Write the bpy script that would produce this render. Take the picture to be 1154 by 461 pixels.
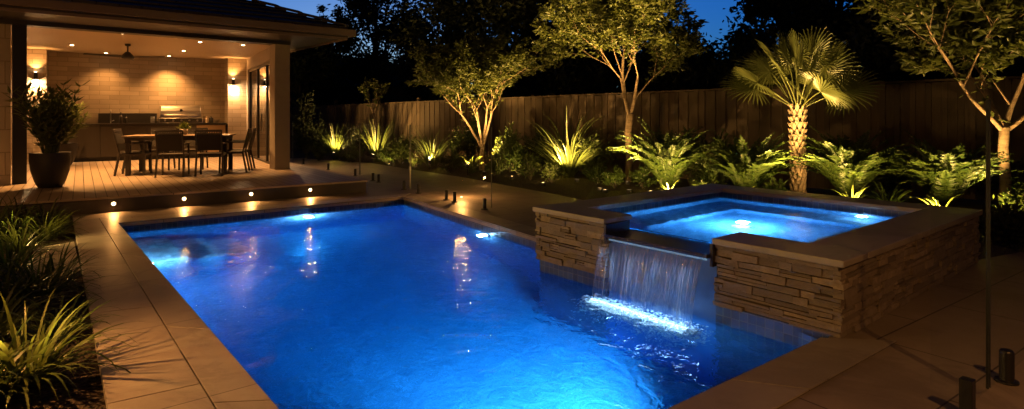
import bpy, math, random
from mathutils import Vector, Matrix, noise
from mathutils.geometry import tessellate_polygon

for _o in list(bpy.data.objects): bpy.data.objects.remove(_o)
SC = bpy.context.scene
COL = SC.collection
R = math.radians

# ------------------------------------------------------------------ camera
EYE = 1.45                       # eye height over the paving
FPX, HZ, UC = 680.0, 130.0, 577.0
cam = bpy.data.cameras.new('camera'); camo = bpy.data.objects.new('camera', cam); COL.objects.link(camo)
camo.location = (0, 0, EYE); camo.rotation_euler = (R(90), 0, 0)
cam.sensor_width = 36.0; cam.lens = 36.0*FPX/1154.0
cam.shift_y = -(230.5-HZ)/1154.0
cam.clip_start = 0.05; cam.clip_end = 2000
SC.camera = camo

# ------------------------------------------------------------------ dusk sky
SUN_EL, SUN_AZ = 1.4, -14.0     # the sun has set behind the house
world = bpy.data.worlds.new('World'); SC.world = world; world.use_nodes = True
wn, wl = world.node_tree.nodes, world.node_tree.links
wn.clear()
sky = wn.new('ShaderNodeTexSky'); sky.sky_type = 'NISHITA'; sky.sun_disc = False
sky.sun_elevation = R(SUN_EL); sky.sun_rotation = R(SUN_AZ); sky.ozone_density = 6.0; sky.altitude = 200
hs = wn.new('ShaderNodeMix'); hs.data_type = 'RGBA'; hs.blend_type = 'MULTIPLY'; hs.inputs[0].default_value = 1
hs.inputs[7].default_value = (0.40, .80, 1.1, 1)
bg = wn.new('ShaderNodeBackground'); bg.inputs[1].default_value = 0.11
wo = wn.new('ShaderNodeOutputWorld')
# the last light hugs the horizon; overhead the sky is nearly night
wtc = wn.new('ShaderNodeTexCoord'); wsx = wn.new('ShaderNodeSeparateXYZ'); wl.new(wtc.outputs['Generated'], wsx.inputs[0])
wr = wn.new('ShaderNodeValToRGB'); wr.color_ramp.elements[0].position = .22; wr.color_ramp.elements[0].color = (1, 1, 1, 1)
wr.color_ramp.elements[1].position = .55; wr.color_ramp.elements[1].color = (.08, .08, .08, 1); wl.new(wsx.outputs[2], wr.inputs[0])
h2 = wn.new('ShaderNodeMix'); h2.data_type = 'RGBA'; h2.blend_type = 'MULTIPLY'; h2.inputs[0].default_value = 1
wl.new(sky.outputs[0], hs.inputs[6]); wl.new(hs.outputs[2], h2.inputs[6]); wl.new(wr.outputs[0], h2.inputs[7]); 
wy = wn.new('ShaderNodeValToRGB'); wy.color_ramp.elements[0].position = .45; wy.color_ramp.elements[0].color = (.05, .05, .05, 1)
wy.color_ramp.elements[1].position = .88; wy.color_ramp.elements[1].color = (1, 1, 1, 1)
wm_ = wn.new('ShaderNodeMath'); wm_.operation = 'MULTIPLY_ADD'; wm_.inputs[1].default_value = .5; wm_.inputs[2].default_value = .5
wl.new(wsx.outputs[1], wm_.inputs[0]); wl.new(wm_.outputs[0], wy.inputs[0])
h3 = wn.new('ShaderNodeMix'); h3.data_type = 'RGBA'; h3.blend_type = 'MULTIPLY'; h3.inputs[0].default_value = 1
wl.new(h2.outputs[2], h3.inputs[6]); wl.new(wy.outputs[0], h3.inputs[7]); wl.new(h3.outputs[2], bg.inputs[0]); wl.new(bg.outputs[0], wo.inputs[0])

SC.view_settings.view_transform = 'Standard'; SC.view_settings.look = 'None'
SC.view_settings.exposure = 1.5; SC.view_settings.gamma = 1.0; SC.view_settings.use_curve_mapping = False
SC.render.engine = 'CYCLES'
cy = SC.cycles
cy.use_denoising = True
try: cy.denoiser = 'OPENIMAGEDENOISE'; cy.denoising_input_passes = 'RGB_ALBEDO_NORMAL'
except Exception: pass
cy.max_bounces = 8; cy.diffuse_bounces = 3; cy.glossy_bounces = 4; cy.transmission_bounces = 8; cy.transparent_max_bounces = 24
cy.volume_bounces = 0
cy.caustics_reflective = False; cy.caustics_refractive = False
cy.sample_clamp_indirect = 12.0; cy.sample_clamp_direct = 0.0
cy.use_light_tree = True

# ------------------------------------------------------------------ helpers
def at(u, v, z=0.0):
    """Where the sight line through a photo pixel meets the level z."""
    d = FPX*(EYE-z)/(v-HZ)
    return Vector(((u-UC)/FPX*d, d, z))
def atd(u, v, d):
    return Vector(((u-UC)/FPX*d, d, EYE-(v-HZ)/FPX*d))

class MB:
    def __init__(s): s.v = []; s.f = []
    def quad(s, a, b, c, d):
        n = len(s.v); s.v += [Vector(a), Vector(b), Vector(c), Vector(d)]; s.f.append((n, n+1, n+2, n+3))
    def tri(s, a, b, c):
        n = len(s.v); s.v += [Vector(a), Vector(b), Vector(c)]; s.f.append((n, n+1, n+2))
    def hexa(s, p):           # 8 points, bottom ring then top ring (ccw from above)
        n = len(s.v); s.v += [Vector(q) for q in p]
        for f in ((3, 2, 1, 0), (4, 5, 6, 7), (0, 1, 5, 4), (1, 2, 6, 5), (2, 3, 7, 6), (3, 0, 4, 7)):
            s.f.append(tuple(n+i for i in f))
    def box(s, c, size, ax=None, ay=None, az=None):
        c = Vector(c); ax = Vector(ax) if ax is not None else Vector((1, 0, 0))
        az = Vector(az) if az is not None else Vector((0, 0, 1))
        ay = Vector(ay) if ay is not None else az.cross(ax)
        x, y, z = ax*size[0]/2, ay*size[1]/2, az*size[2]/2
        s.hexa([c-x-y-z, c+x-y-z, c+x+y-z, c-x+y-z, c-x-y+z, c+x-y+z, c+x+y+z, c-x+y+z])
    def bar(s, a, b, w, h, up=(0, 0, 1)):
        a = Vector(a); b = Vector(b); d = (b-a); L = d.length; d.normalize()
        sx = d.cross(Vector(up))
        if sx.length < 1e-4: sx = Vector((1, 0, 0))
        sx.normalize(); sz = sx.cross(d)
        s.box((a+b)/2, (L, w, h), d, -sx, sz)
    def prism(s, poly, z0, z1):
        n = len(s.v); k = len(poly)
        s.v += [Vector((p[0], p[1], z0)) for p in poly]+[Vector((p[0], p[1], z1)) for p in poly]
        for t in tessellate_polygon([[Vector((p[0], p[1], 0)) for p in poly]]):
            a = [Vector((poly[i][0], poly[i][1], 0)) for i in t]
            up = (a[1]-a[0]).cross(a[2]-a[0]).z > 0
            t = tuple(t) if up else tuple(reversed(t))
            s.f.append(tuple(n+k+i for i in t)); s.f.append(tuple(n+i for i in reversed(t)))
        area = sum(poly[i][0]*poly[(i+1) % k][1]-poly[(i+1) % k][0]*poly[i][1] for i in range(k))
        for i in range(k):
            j = (i+1) % k
            f = (n+i, n+j, n+k+j, n+k+i)
            s.f.append(f if area > 0 else tuple(reversed(f)))
    def sheet(s, outer, hole, z):
        loops = [[Vector((p[0], p[1], 0)) for p in outer]]
        if hole: loops.append([Vector((p[0], p[1], 0)) for p in hole])
        pts = [p for l in loops for p in l]; n = len(s.v)
        s.v += [Vector((p.x, p.y, z)) for p in pts]
        for t in tessellate_polygon(loops):
            a = [pts[i] for i in t]
            if (a[1]-a[0]).cross(a[2]-a[0]).z < 0: t = tuple(reversed(t))
            s.f.append(tuple(n+i for i in t))
    def tube(s, pts, rad, n=8, cap=True):
        pts = [Vector(p) for p in pts]; k = len(pts)
        if not hasattr(rad, '__len__'): rad = [rad]*k
        base = len(s.v); ref = None
        for i, p in enumerate(pts):
            d = (pts[min(i+1, k-1)]-pts[max(i-1, 0)])
            if d.length < 1e-9: d = Vector((0, 0, 1))
            d.normalize()
            if ref is None:
                ref = d.orthogonal().normalized()
            ref = (ref-d*ref.dot(d)); 
            if ref.length < 1e-6: ref = d.orthogonal()
            ref.normalize(); b = d.cross(ref)
            for j in range(n):
                a = 2*math.pi*j/n
                s.v.append(p+(ref*math.cos(a)+b*math.sin(a))*rad[i])
        for i in range(k-1):
            for j in range(n):
                s.f.append((base+i*n+j, base+i*n+(j+1) % n, base+(i+1)*n+(j+1) % n, base+(i+1)*n+j))
        if cap:
            s.f.append(tuple(base+j for j in reversed(range(n))))
            s.f.append(tuple(base+(k-1)*n+j for j in range(n)))
    def lathe(s, c, prof, n=24):
        c = Vector(c); base = len(s.v); k = len(prof)
        for r, z in prof:
            for j in range(n):
                a = 2*math.pi*j/n
                s.v.append(c+Vector((r*math.cos(a), r*math.sin(a), z)))
        for i in range(k-1):
            for j in range(n):
                s.f.append((base+i*n+j, base+i*n+(j+1) % n, base+(i+1)*n+(j+1) % n, base+(i+1)*n+j))
        s.f.append(tuple(base+j for j in reversed(range(n)))); s.f.append(tuple(base+(k-1)*n+j for j in range(n)))
    def leaf(s, p, d, L, W, nrm=None, fold=0.25):
        p = Vector(p); d = Vector(d).normalized()
        if nrm is None: nrm = Vector((random.gauss(0, 1), random.gauss(0, 1), random.gauss(0, 1)))
        sd = d.cross(nrm)
        if sd.length < 1e-4: sd = d.orthogonal()
        sd.normalize(); up = sd.cross(d)
        n = len(s.v); m = p+d*L*0.45+up*(-fold*W)
        s.v += [p, p+d*L*0.42+sd*W/2, p+d*L, p+d*L*0.42-sd*W/2, m]
        s.f += [(n, n+4, n+1), (n+4, n+2, n+1), (n, n+3, n+4), (n+4, n+3, n+2)]
    def blade(s, p, az, el, L, W, droop, k=6, twist=0.0, vfold=0.0):
        """strap leaf: starts at elevation el, bends down by droop over its length"""
        p = Vector(p); e = el; st = L/k; base = len(s.v)
        sd = Vector((-math.sin(az+twist), math.cos(az+twist), 0))
        for i in range(k+1):
            t = i/k
            w = W*(0.55+0.45*min(1, t*4))*(1-t**2.2)+0.0008
            s.v += [p-sd*w/2, p+sd*w/2]
            d = Vector((math.cos(az)*math.cos(e), math.sin(az)*math.cos(e), math.sin(e)))
            p = p+d*st; e -= droop/k*(0.35+1.3*t)
        for i in range(k):
            a = base+2*i
            s.f.append((a, a+1, a+3, a+2))
    def build(s, name, mat=None, parent=None, smooth=False, bevel=0.0, uvrot=0.0, world=False, solid=0.0):
        if world and parent is not None:
            off = Vector(parent.location); vs = [v-off for v in s.v]
        else: vs = s.v
        me = bpy.data.meshes.new(name); me.from_pydata([tuple(v) for v in vs], [], s.f); 
        uv = me.uv_layers.new(name='UVMap'); cr, sr = math.cos(uvrot), math.sin(uvrot)
        data = [0.0]*(2*len(me.loops))
        me.calc_loop_triangles() if False else None
        for p in me.polygons:
            nx, ny, nz = p.normal
            if abs(nz) > 0.8:
                for li in p.loop_indices:
                    x, y, z = me.vertices[me.loops[li].vertex_index].co
                    data[2*li] = x*cr+y*sr; data[2*li+1] = -x*sr+y*cr
            else:
                h = math.hypot(nx, ny); tx, ty = -ny/h, nx/h
                for li in p.loop_indices:
                    x, y, z = me.vertices[me.loops[li].vertex_index].co
                    data[2*li] = x*tx+y*ty; data[2*li+1] = z
        uv.data.foreach_set('uv', data)
        if smooth: me.polygons.foreach_set('use_smooth', [True]*len(me.polygons))
        if mat: me.materials.append(mat)
        me.update()
        o = bpy.data.objects.new(name, me); COL.objects.link(o)
        if parent is not None: o.parent = parent
        if bevel:
            m = o.modifiers.new('bevel', 'BEVEL'); m.width = bevel; m.segments = 2; m.limit_method = 'ANGLE'
        if solid:
            m = o.modifiers.new('solid', 'SOLIDIFY'); m.thickness = solid; m.offset = 0
        return o

def tag(o, label=None, cat=None, group=None, kind=None):
    if label: o['label'] = label
    if cat: o['category'] = cat
    if group: o['group'] = group
    if kind: o['kind'] = kind
    return o
def thing(name, label, cat, loc=(0, 0, 0), rz=0.0, group=None):
    o = bpy.data.objects.new(name, None); o.empty_display_size = 0.1; COL.objects.link(o)
    o.location = loc; o.rotation_euler = (0, 0, rz)
    return tag(o, label, cat, group)
def dup(root, loc, rz=0.0, label=None, group=None, scale=None):
    def cp(o, par):
        c = o.copy(); COL.objects.link(c)
        if par is not None: c.parent = par
        for ch in [x for x in o.children]: cp(ch, c)
        return c
    r = cp(root, None); r.location = loc; r.rotation_euler = (0, 0, rz)
    if scale: r.scale = (scale,)*3 if not hasattr(scale, '__len__') else scale
    if label: r['label'] = label
    if group: r['group'] = group
    return r

GAIN = {'downlight_lamp': 9, 'sconce_lamp': 3.4, 'step_lamp': 1.7, 'uplight_lamp': 6, 'spot_lamp': 6, 'pool_lamp': .32, 'strip_lamp': .5, 'fill_lamp': 2.2, 'paving_lamp': 1.2}
def lamp(name, kind, loc, energy, color, parent=None, radius=0.03, aim=None, spot=None, blend=0.6, size=None):
    l = bpy.data.lights.new(name, kind); l.energy = energy*GAIN.get(name, 1); l.color = color
    if kind in ('POINT', 'SPOT'): l.shadow_soft_size = radius
    if kind == 'SPOT': l.spot_size = R(spot or 90); l.spot_blend = blend
    if kind == 'AREA' and size: l.shape = 'RECTANGLE'; l.size, l.size_y = size
    o = bpy.data.objects.new(name, l); COL.objects.link(o); o.location = loc
    if aim is not None:
        o.rotation_euler = (Vector(aim)).to_track_quat('-Z', 'Y').to_euler()
    if parent is not None: o.parent = parent
    return o

# ------------------------------------------------------------------ materials
class NT:
    def __init__(s, name):
        s.m = bpy.data.materials.new(name); s.m.use_nodes = True
        s.n = s.m.node_tree.nodes; s.l = s.m.node_tree.links
        s.p = s.n['Principled BSDF']; s.out = s.n['Material Output']
        s.tc = s.n.new('ShaderNodeTexCoord')
    def node(s, t, **k):
        n = s.n.new(t)
        for a, b in k.items(): setattr(n, a, b)
        return n
    def set(s, n, **k):
        for a, b in k.items():
            key = int(a[1:]) if a[0] == '_' else a.replace('_', ' ')
            if hasattr(b, 'is_linked') and hasattr(b, 'links') : s.l.new(b, n.inputs[key])
            else: n.inputs[key].default_value = b
        return n
    def noise(s, scale, detail=4, rough=0.6, coord=None, dist=0.0):
        n = s.node('ShaderNodeTexNoise'); n.inputs['Scale'].default_value = scale; n.inputs['Detail'].default_value = detail
        n.inputs['Roughness'].default_value = rough; n.inputs['Distortion'].default_value = dist
        s.l.new(coord if coord is not None else s.tc.outputs['Object'], n.inputs['Vector']); return n.outputs[0]
    def ramp(s, fac, stops):
        r = s.node('ShaderNodeValToRGB'); e = r.color_ramp.elements
        e[0].position, e[0].color = stops[0][0], (*stops[0][1], 1)
        e[1].position, e[1].color = stops[-1][0], (*stops[-1][1], 1)
        for p, c in stops[1:-1]:
            q = e.new(p); q.color = (*c, 1)
        s.l.new(fac, r.inputs[0]); return r.outputs[0]
    def mix(s, fac, a, b, mode='MIX'):
        m = s.node('ShaderNodeMix', data_type='RGBA', blend_type=mode)
        for i, x in ((0, fac), (6, a), (7, b)):
            if hasattr(x, 'links'): s.l.new(x, m.inputs[i])
            else: m.inputs[i].default_value = (*x, 1) if hasattr(x, '__len__') else x
        return m.outputs[2]
    def math(s, op, a, b=None, clamp=False):
        m = s.node('ShaderNodeMath', operation=op, use_clamp=clamp)
        for i, x in ((0, a), (1, b)):
            if x is None: continue
            if hasattr(x, 'links'): s.l.new(x, m.inputs[i])
            else: m.inputs[i].default_value = x
        return m.outputs[0]
    def bump(s, h, strength=0.3, dist=0.01, prev=None):
        b = s.node('ShaderNodeBump'); b.inputs['Strength'].default_value = strength; b.inputs['Distance'].default_value = dist
        s.l.new(h, b.inputs['Height'])
        if prev is not None: s.l.new(prev, b.inputs['Normal'])
        return b.outputs[0]
    def brick(s, w, h, mortar, c1=(1, 1, 1), c2=(.8, .8, .8), cm=(0, 0, 0), off=0.5, coord=None, smooth=0.1):
        b = s.node('ShaderNodeTexBrick'); b.offset = off
        b.inputs['Scale'].default_value = 1.0; b.inputs['Brick Width'].default_value = w; b.inputs['Row Height'].default_value = h
        b.inputs['Mortar Size'].default_value = mortar; b.inputs['Mortar Smooth'].default_value = smooth
        b.inputs['Color1'].default_value = (*c1, 1); b.inputs['Color2'].default_value = (*c2, 1); b.inputs['Mortar'].default_value = (*cm, 1)
        s.l.new(coord if coord is not None else s.tc.outputs['UV'], b.inputs['Vector']); return b
    def col(s, c):
        if hasattr(c, 'links'): s.l.new(c, s.p.inputs['Base Color'])
        else: s.p.inputs['Base Color'].default_value = (*c, 1)
    def nrm(s, n): s.l.new(n, s.p.inputs['Normal'])

def simple(name, c, rough=0.6, metal=0.0, var=0.15, scale=6.0, bump=0.1, bscale=40.0, bd=0.004):
    t = NT(name)
    n = t.noise(scale, 5)
    t.col(t.mix(n, tuple(x*(1-var) for x in c), tuple(min(1, x*(1+var)) for x in c)))
    t.set(t.p, Roughness=rough, Metallic=metal)
    if bump: t.nrm(t.bump(t.noise(bscale, 4), bump, bd))
    return t.m
def emit(name, c, strength):
    t = NT(name); t.col((0.02, 0.02, 0.02))
    t.p.inputs['Emission Color'].default_value = (*c, 1); t.p.inputs['Emission Strength'].default_value = strength
    return t.m
def stone_mat(name, dark, light, w=None, h=None, rough=0.55, joint=0.006, off=0.5, rowvar=0.12):
    t = NT(name)
    big = t.noise(1.3, 6, 0.65); fine = t.noise(38, 6, 0.7); mid = t.noise(7, 5, 0.6, dist=0.6)
    c = t.mix(t.ramp(big, [(0.35, (0, 0, 0)), (0.65, (1, 1, 1))]), dark, light)
    c = t.mix(t.math('MULTIPLY', mid, 0.5), c, tuple(x*0.72 for x in dark))
    c = t.mix(t.ramp(fine, [(0.55, (0, 0, 0)), (0.8, (.35, .35, .35))]), c, tuple(x*0.5 for x in dark))
    gi = t.node('ShaderNodeNewGeometry')
    c = t.mix(1.0, c, t.ramp(gi.outputs['Random Per Island'], [(0, (.80, .80, .80)), (1, (1.08, 1.06, 1.04))]), 'MULTIPLY')
    stn = t.noise(.9, 7, .72, dist=1.2); c = t.mix(t.ramp(stn, [(.52, (0, 0, 0)), (.60, (.5, .5, .5))]), c, tuple(x*.6 for x in dark))
    hgt = t.math('ADD', t.math('MULTIPLY', fine, 0.35), mid)
    if w:
        b = t.brick(w, h, joint, (1, 1, 1), (1-rowvar,)*3, (0.22, 0.2, 0.18), off)
        c = t.mix(1.0, c, b.outputs['Color'], 'MULTIPLY')
        hgt = t.math('SUBTRACT', hgt, t.math('MULTIPLY', b.outputs['Fac'], 2.5))
    t.col(c); t.nrm(t.bump(hgt, 0.45, 0.004))
    t.set(t.p, Roughness=t.math('ADD', t.math('MULTIPLY', big, 0.3), rough-0.2))
    return t.m
def leaf_mat(name, a, b, rough=0.45, trans=0.35):
    t = NT(name)
    g = t.node('ShaderNodeNewGeometry')
    c = t.mix(g.outputs['Random Per Island'], a, b)
    c = t.mix(t.math('MULTIPLY', t.noise(14, 3), 0.45), c, tuple(x*0.55 for x in a))
    t.col(c); t.set(t.p, Roughness=rough); t.p.inputs['Specular IOR Level'].default_value = 0.35
    tr = t.node('ShaderNodeBsdfTranslucent'); t.l.new(c, tr.inputs[0])
    mx = t.node('ShaderNodeMixShader'); mx.inputs[0].default_value = trans
    t.l.new(t.p.outputs[0], mx.inputs[1]); t.l.new(tr.outputs[0], mx.inputs[2]); t.l.new(mx.outputs[0], t.out.inputs[0])
    return t.m

M = {}
M['paving'] = stone_mat('paving_stone', (.27, .22, .18), (.38, .32, .27), 1.2, 0.6, 0.55, 0.005)
M['coping'] = stone_mat('coping_stone', (.35, .305, .265), (.46, .41, .36), 1.35, 40.0, 0.5, 0.0035)
M['spa_coping'] = stone_mat('spa_coping_stone', (.30, .27, .24), (.40, .36, .32), None, None, 0.5)
M['slab'] = stone_mat('slab_stone', (.36, .30, .25), (.45, .39, .33))
def ledge_mat():
    t = NT('ledge_stone'); g = t.node('ShaderNodeNewGeometry')
    c = t.ramp(g.outputs['Random Per Island'], [(0, (.13, .11, .09)), (.25, (.31, .25, .19)), (.5, (.20, .17, .14)), (.75, (.42, .34, .26)), (1, (.25, .21, .18))])
    n = t.noise(16, 7, 0.7); n2 = t.noise(60, 4)
    c = t.mix(t.ramp(n, [(.35, (0, 0, 0)), (.7, (.8, .8, .8))]), c, (.17, .13, .10))
    t.col(c); t.set(t.p, Roughness=0.8)
    t.nrm(t.bump(t.math('ADD', n, t.math('MULTIPLY', n2, .4)), 0.9, 0.014)); return t.m
M['ledge'] = ledge_mat()
M['mortar'] = simple('dark_mortar', (.05, .042, .035), 0.9)
def soil_mat():
    t = NT('bark_mulch'); v = t.node('ShaderNodeTexVoronoi'); v.inputs['Scale'].default_value = 34
    t.l.new(t.tc.outputs['Object'], v.inputs['Vector'])
    c = t.ramp(v.outputs['Color'], [(0, (.018, .012, .008)), (.5, (.045, .03, .02)), (1, (.09, .06, .035))])
    t.col(c); t.set(t.p, Roughness=0.95); t.nrm(t.bump(t.math('ADD', v.outputs['Distance'], t.noise(12, 5)), 1.0, 0.03)); return t.m
M['soil'] = soil_mat()
def deck_mat():
    t = NT('deck_boards')
    b = t.brick(3.2, 0.14, 0.006, (1, 1, 1), (.78, .76, .74), (.10, .09, .08), 0.37)
    sep = t.node('ShaderNodeMapping'); sep.inputs['Scale'].default_value = (1.2, 22, 1); t.l.new(t.tc.outputs['UV'], sep.inputs[0])
    g = t.noise(3.0, 6, 0.65, coord=sep.outputs[0], dist=0.8)
    c = t.mix(g, (.25, .195, .15), (.39, .325, .26)); c = t.mix(1.0, c, b.outputs['Color'], 'MULTIPLY')
    t.col(c); t.set(t.p, Roughness=0.5)
    t.nrm(t.bump(t.math('SUBTRACT', t.math('MULTIPLY', g, .3), t.math('MULTIPLY', b.outputs['Fac'], 2.0)), 0.5, 0.004)); return t.m
M['deck'] = deck_mat()
def block_mat(name, w, h, c, joint=0.007, rowvar=.12, off=0.5):
    t = NT(name); b = t.brick(w, h, joint, (1, 1, 1), (1-rowvar,)*3, (.62, .6, .57), off)
    n = t.noise(2.2, 6, .6); f = t.noise(55, 5)
    col = t.mix(n, tuple(x*.82 for x in c), tuple(x*1.12 for x in c)); col = t.mix(1.0, col, b.outputs['Color'], 'MULTIPLY')
    t.col(col); t.set(t.p, Roughness=.75)
    t.nrm(t.bump(t.math('SUBTRACT', t.math('MULTIPLY', f, .5), t.math('MULTIPLY', b.outputs['Fac'], 1.6)), .5, .006)); return t.m
M['wall_block'] = block_mat('pale_block_wall', .46, .125, (.42, .35, .27), .007, .26)
M['pier_block'] = block_mat('large_block_pier', 1.2, .40, (.45, .39, .33), .009)
M['render'] = simple('rendered_column', (.36, .32, .28), .8, bscale=70)
M['ceiling'] = simple('painted_ceiling', (.46, .38, .29), .6, var=.05, bump=.03)
M['black'] = simple('black_powdercoat', (.012, .012, .013), .42, var=.2, bump=.03)
M['dark_frame'] = simple('charcoal_trim', (.022, .021, .022), .5)
M['gutter'] = simple('bronze_gutter', (.16, .125, .10), .4, bump=.03)
M['riser'] = simple('dark_riser_board', (.045, .04, .037), .6, bscale=25)
def roof_mat():
    t = NT('dark_roof_tiles'); b = t.brick(.33, 50, .012, (1, 1, 1), (.75, .75, .78), (.2, .2, .2), 0.0)
    c = t.mix(t.noise(3, 5), (.035, .036, .042), (.075, .075, .082)); c = t.mix(1.0, c, b.outputs['Color'], 'MULTIPLY')
    t.col(c); t.set(t.p, Roughness=.55); t.nrm(t.bump(t.math('SUBTRACT', t.noise(30, 4), b.outputs['Fac']), .6, .01)); return t.m
M['roof'] = roof_mat()
def timber_mat(name, a, b, rough=.6, axis='Z'):
    t = NT(name); mp = t.node('ShaderNodeMapping'); mp.inputs['Scale'].default_value = (18, 18, .9) if axis == 'Z' else (.9, 18, 18)
    t.l.new(t.tc.outputs['Object'], mp.inputs[0]); g = t.node('ShaderNodeNewGeometry')
    n = t.noise(2, 6, .65, coord=mp.outputs[0], dist=.7)
    c = t.mix(n, a, b); k = t.ramp(g.outputs['Random Per Island'], [(0, (.62, .62, .62)), (1, (1, 1, 1))]); c = t.mix(1.0, c, k, 'MULTIPLY')
    t.col(c); t.set(t.p, Roughness=rough); t.nrm(t.bump(n, .5, .004)); return t.m
M['fence'] = timber_mat('weathered_fence_timber', (.07, .047, .032), (.145, .10, .068), .8)
M['cab_dark'] = timber_mat('dark_cabinet_timber', (.022, .017, .013), (.045, .035, .026), .5)
M['cab_lit'] = timber_mat('downlit_cabinet_timber', (.30, .21, .12), (.42, .30, .18), .5)  # the downlight's brightness on the end door is put into this timber colour
M['table'] = timber_mat('table_timber', (.12, .085, .06), (.21, .155, .11), .5, 'X')
M['stone_top'] = simple('dark_stone_benchtop', (.03, .028, .026), .28, bump=.03)
M['steel'] = simple('stainless_steel', (.55, .54, .52), .28, 1.0, var=.05, bump=.02)
M['chair'] = simple('dark_chair_frame', (.035, .030, .027), .5, bump=.03)
def sling_mat():
    t = NT('woven_chair_sling'); w = t.brick(.012, .012, .002, (1, 1, 1), (.7, .7, .7), (.3, .3, .3), 0)
    t.col(t.mix(1.0, (.026, .022, .019), w.outputs['Color'], 'MULTIPLY')); t.set(t.p, Roughness=.75); return t.m
M['sling'] = sling_mat()
M['pot'] = simple('dark_charcoal_pot', (.012, .011, .011), .6, bscale=90)
M['bark_pale'] = None
def bark_mat(name, a, b, bands=0.0):
    t = NT(name); mp = t.node('ShaderNodeMapping'); mp.inputs['Scale'].default_value = (6, 6, 22); t.l.new(t.tc.outputs['Object'], mp.inputs[0])
    n = t.noise(1.0, 6, .7, coord=mp.outputs[0]); f = t.noise(45, 4)
    t.col(t.mix(t.ramp(n, [(.38, (0, 0, 0)), (.62, (1, 1, 1))]), a, b)); t.set(t.p, Roughness=.8)
    t.nrm(t.bump(t.math('ADD', n, t.math('MULTIPLY', f, .4)), .6, .01)); return t.m
M['bark_pale'] = bark_mat('pale_smooth_bark', (.17, .11, .07), (.33, .235, .155))
M['bark_dark'] = bark_mat('dark_bark', (.04, .032, .026), (.08, .065, .05))
M['palm_bark'] = bark_mat('fibrous_palm_bark', (.11, .078, .05), (.28, .20, .135))
M['leaf_tree'] = leaf_mat('glossy_tree_leaf', (.06, .08, .015), (.11, .12, .028), .45, .42)
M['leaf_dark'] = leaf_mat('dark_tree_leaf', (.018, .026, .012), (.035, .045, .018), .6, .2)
M['leaf_lime'] = leaf_mat('lime_strap_leaf', (.07, .105, .016), (.15, .18, .04), .4)
M['leaf_fern'] = leaf_mat('arching_frond_leaf', (.035, .07, .012), (.075, .11, .022), .4)
M['leaf_flax'] = leaf_mat('flax_leaf', (.055, .08, .018), (.115, .14, .04), .4)
M['leaf_shrub'] = leaf_mat('shrub_leaf', (.045, .07, .015), (.085, .11, .026), .45)
M['leaf_palm'] = leaf_mat('fan_palm_leaf', (.06, .075, .02), (.12, .13, .04), .4, .3)
M['leaf_pot'] = leaf_mat('potted_plant_leaf', (.09, .13, .03), (.15, .18, .05), .4)
WARM = (1.0, .43, .11); AMBER = (1.0, .57, .15); BLUE = (.10, .42, 1.0)
M['warm_glow'] = emit('warm_lamp_lens', (1, .66, .30), 14)
M['sconce_glow'] = emit('sconce_lens', (1, .62, .30), 900)
M['warm_soft'] = emit('warm_step_lens', (1, .66, .28), 6)
M['pool_glow'] = emit('cool_pool_lens', (.62, .84, 1), 2.2)

def tile_mat(name, a, b, grout, size=.048, rough=.25):
    t = NT(name); br = t.brick(size, size, .0035, a, b, grout, 0.0)
    v = t.node('ShaderNodeTexWhiteNoise'); 
    fl = t.node('ShaderNodeVectorMath', operation='FLOOR'); sc = t.node('ShaderNodeVectorMath', operation='SCALE'); sc.inputs['Scale'].default_value = 1/size
    t.l.new(t.tc.outputs['UV'], sc.inputs[0]); t.l.new(sc.outputs[0], fl.inputs[0]); t.l.new(fl.outputs[0], v.inputs['Vector'])
    k = t.ramp(v.outputs['Value'], [(0, (.6, .62, .66)), (.7, (.95, .95, .95)), (1, (1.25, 1.25, 1.25))])
    t.col(t.mix(1.0, br.outputs['Color'], k, 'MULTIPLY')); t.set(t.p, Roughness=rough)
    t.nrm(t.bump(t.math('SUBTRACT', 1.0, br.outputs['Fac']), .3, .003)); return t.m
M['mosaic'] = tile_mat('pale_blue_mosaic', (.34, .56, .78), (.26, .47, .72), (.30, .42, .55))
M['band'] = tile_mat('navy_waterline_tile', (.025, .055, .14), (.045, .09, .20), (.13, .16, .21), .066, .4)
M['recess_tile'] = tile_mat('deep_blue_recess_tile', (.05, .13, .34), (.06, .15, .38), (.08, .13, .24), .048)
M['spa_tile'] = tile_mat('blue_spa_mosaic', (.30, .52, .76), (.22, .44, .70), (.26, .38, .52))
M['step_tile'] = tile_mat('pale_step_tile', (.74, .80, .84), (.68, .76, .82), (.4, .47, .55), .10)

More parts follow.
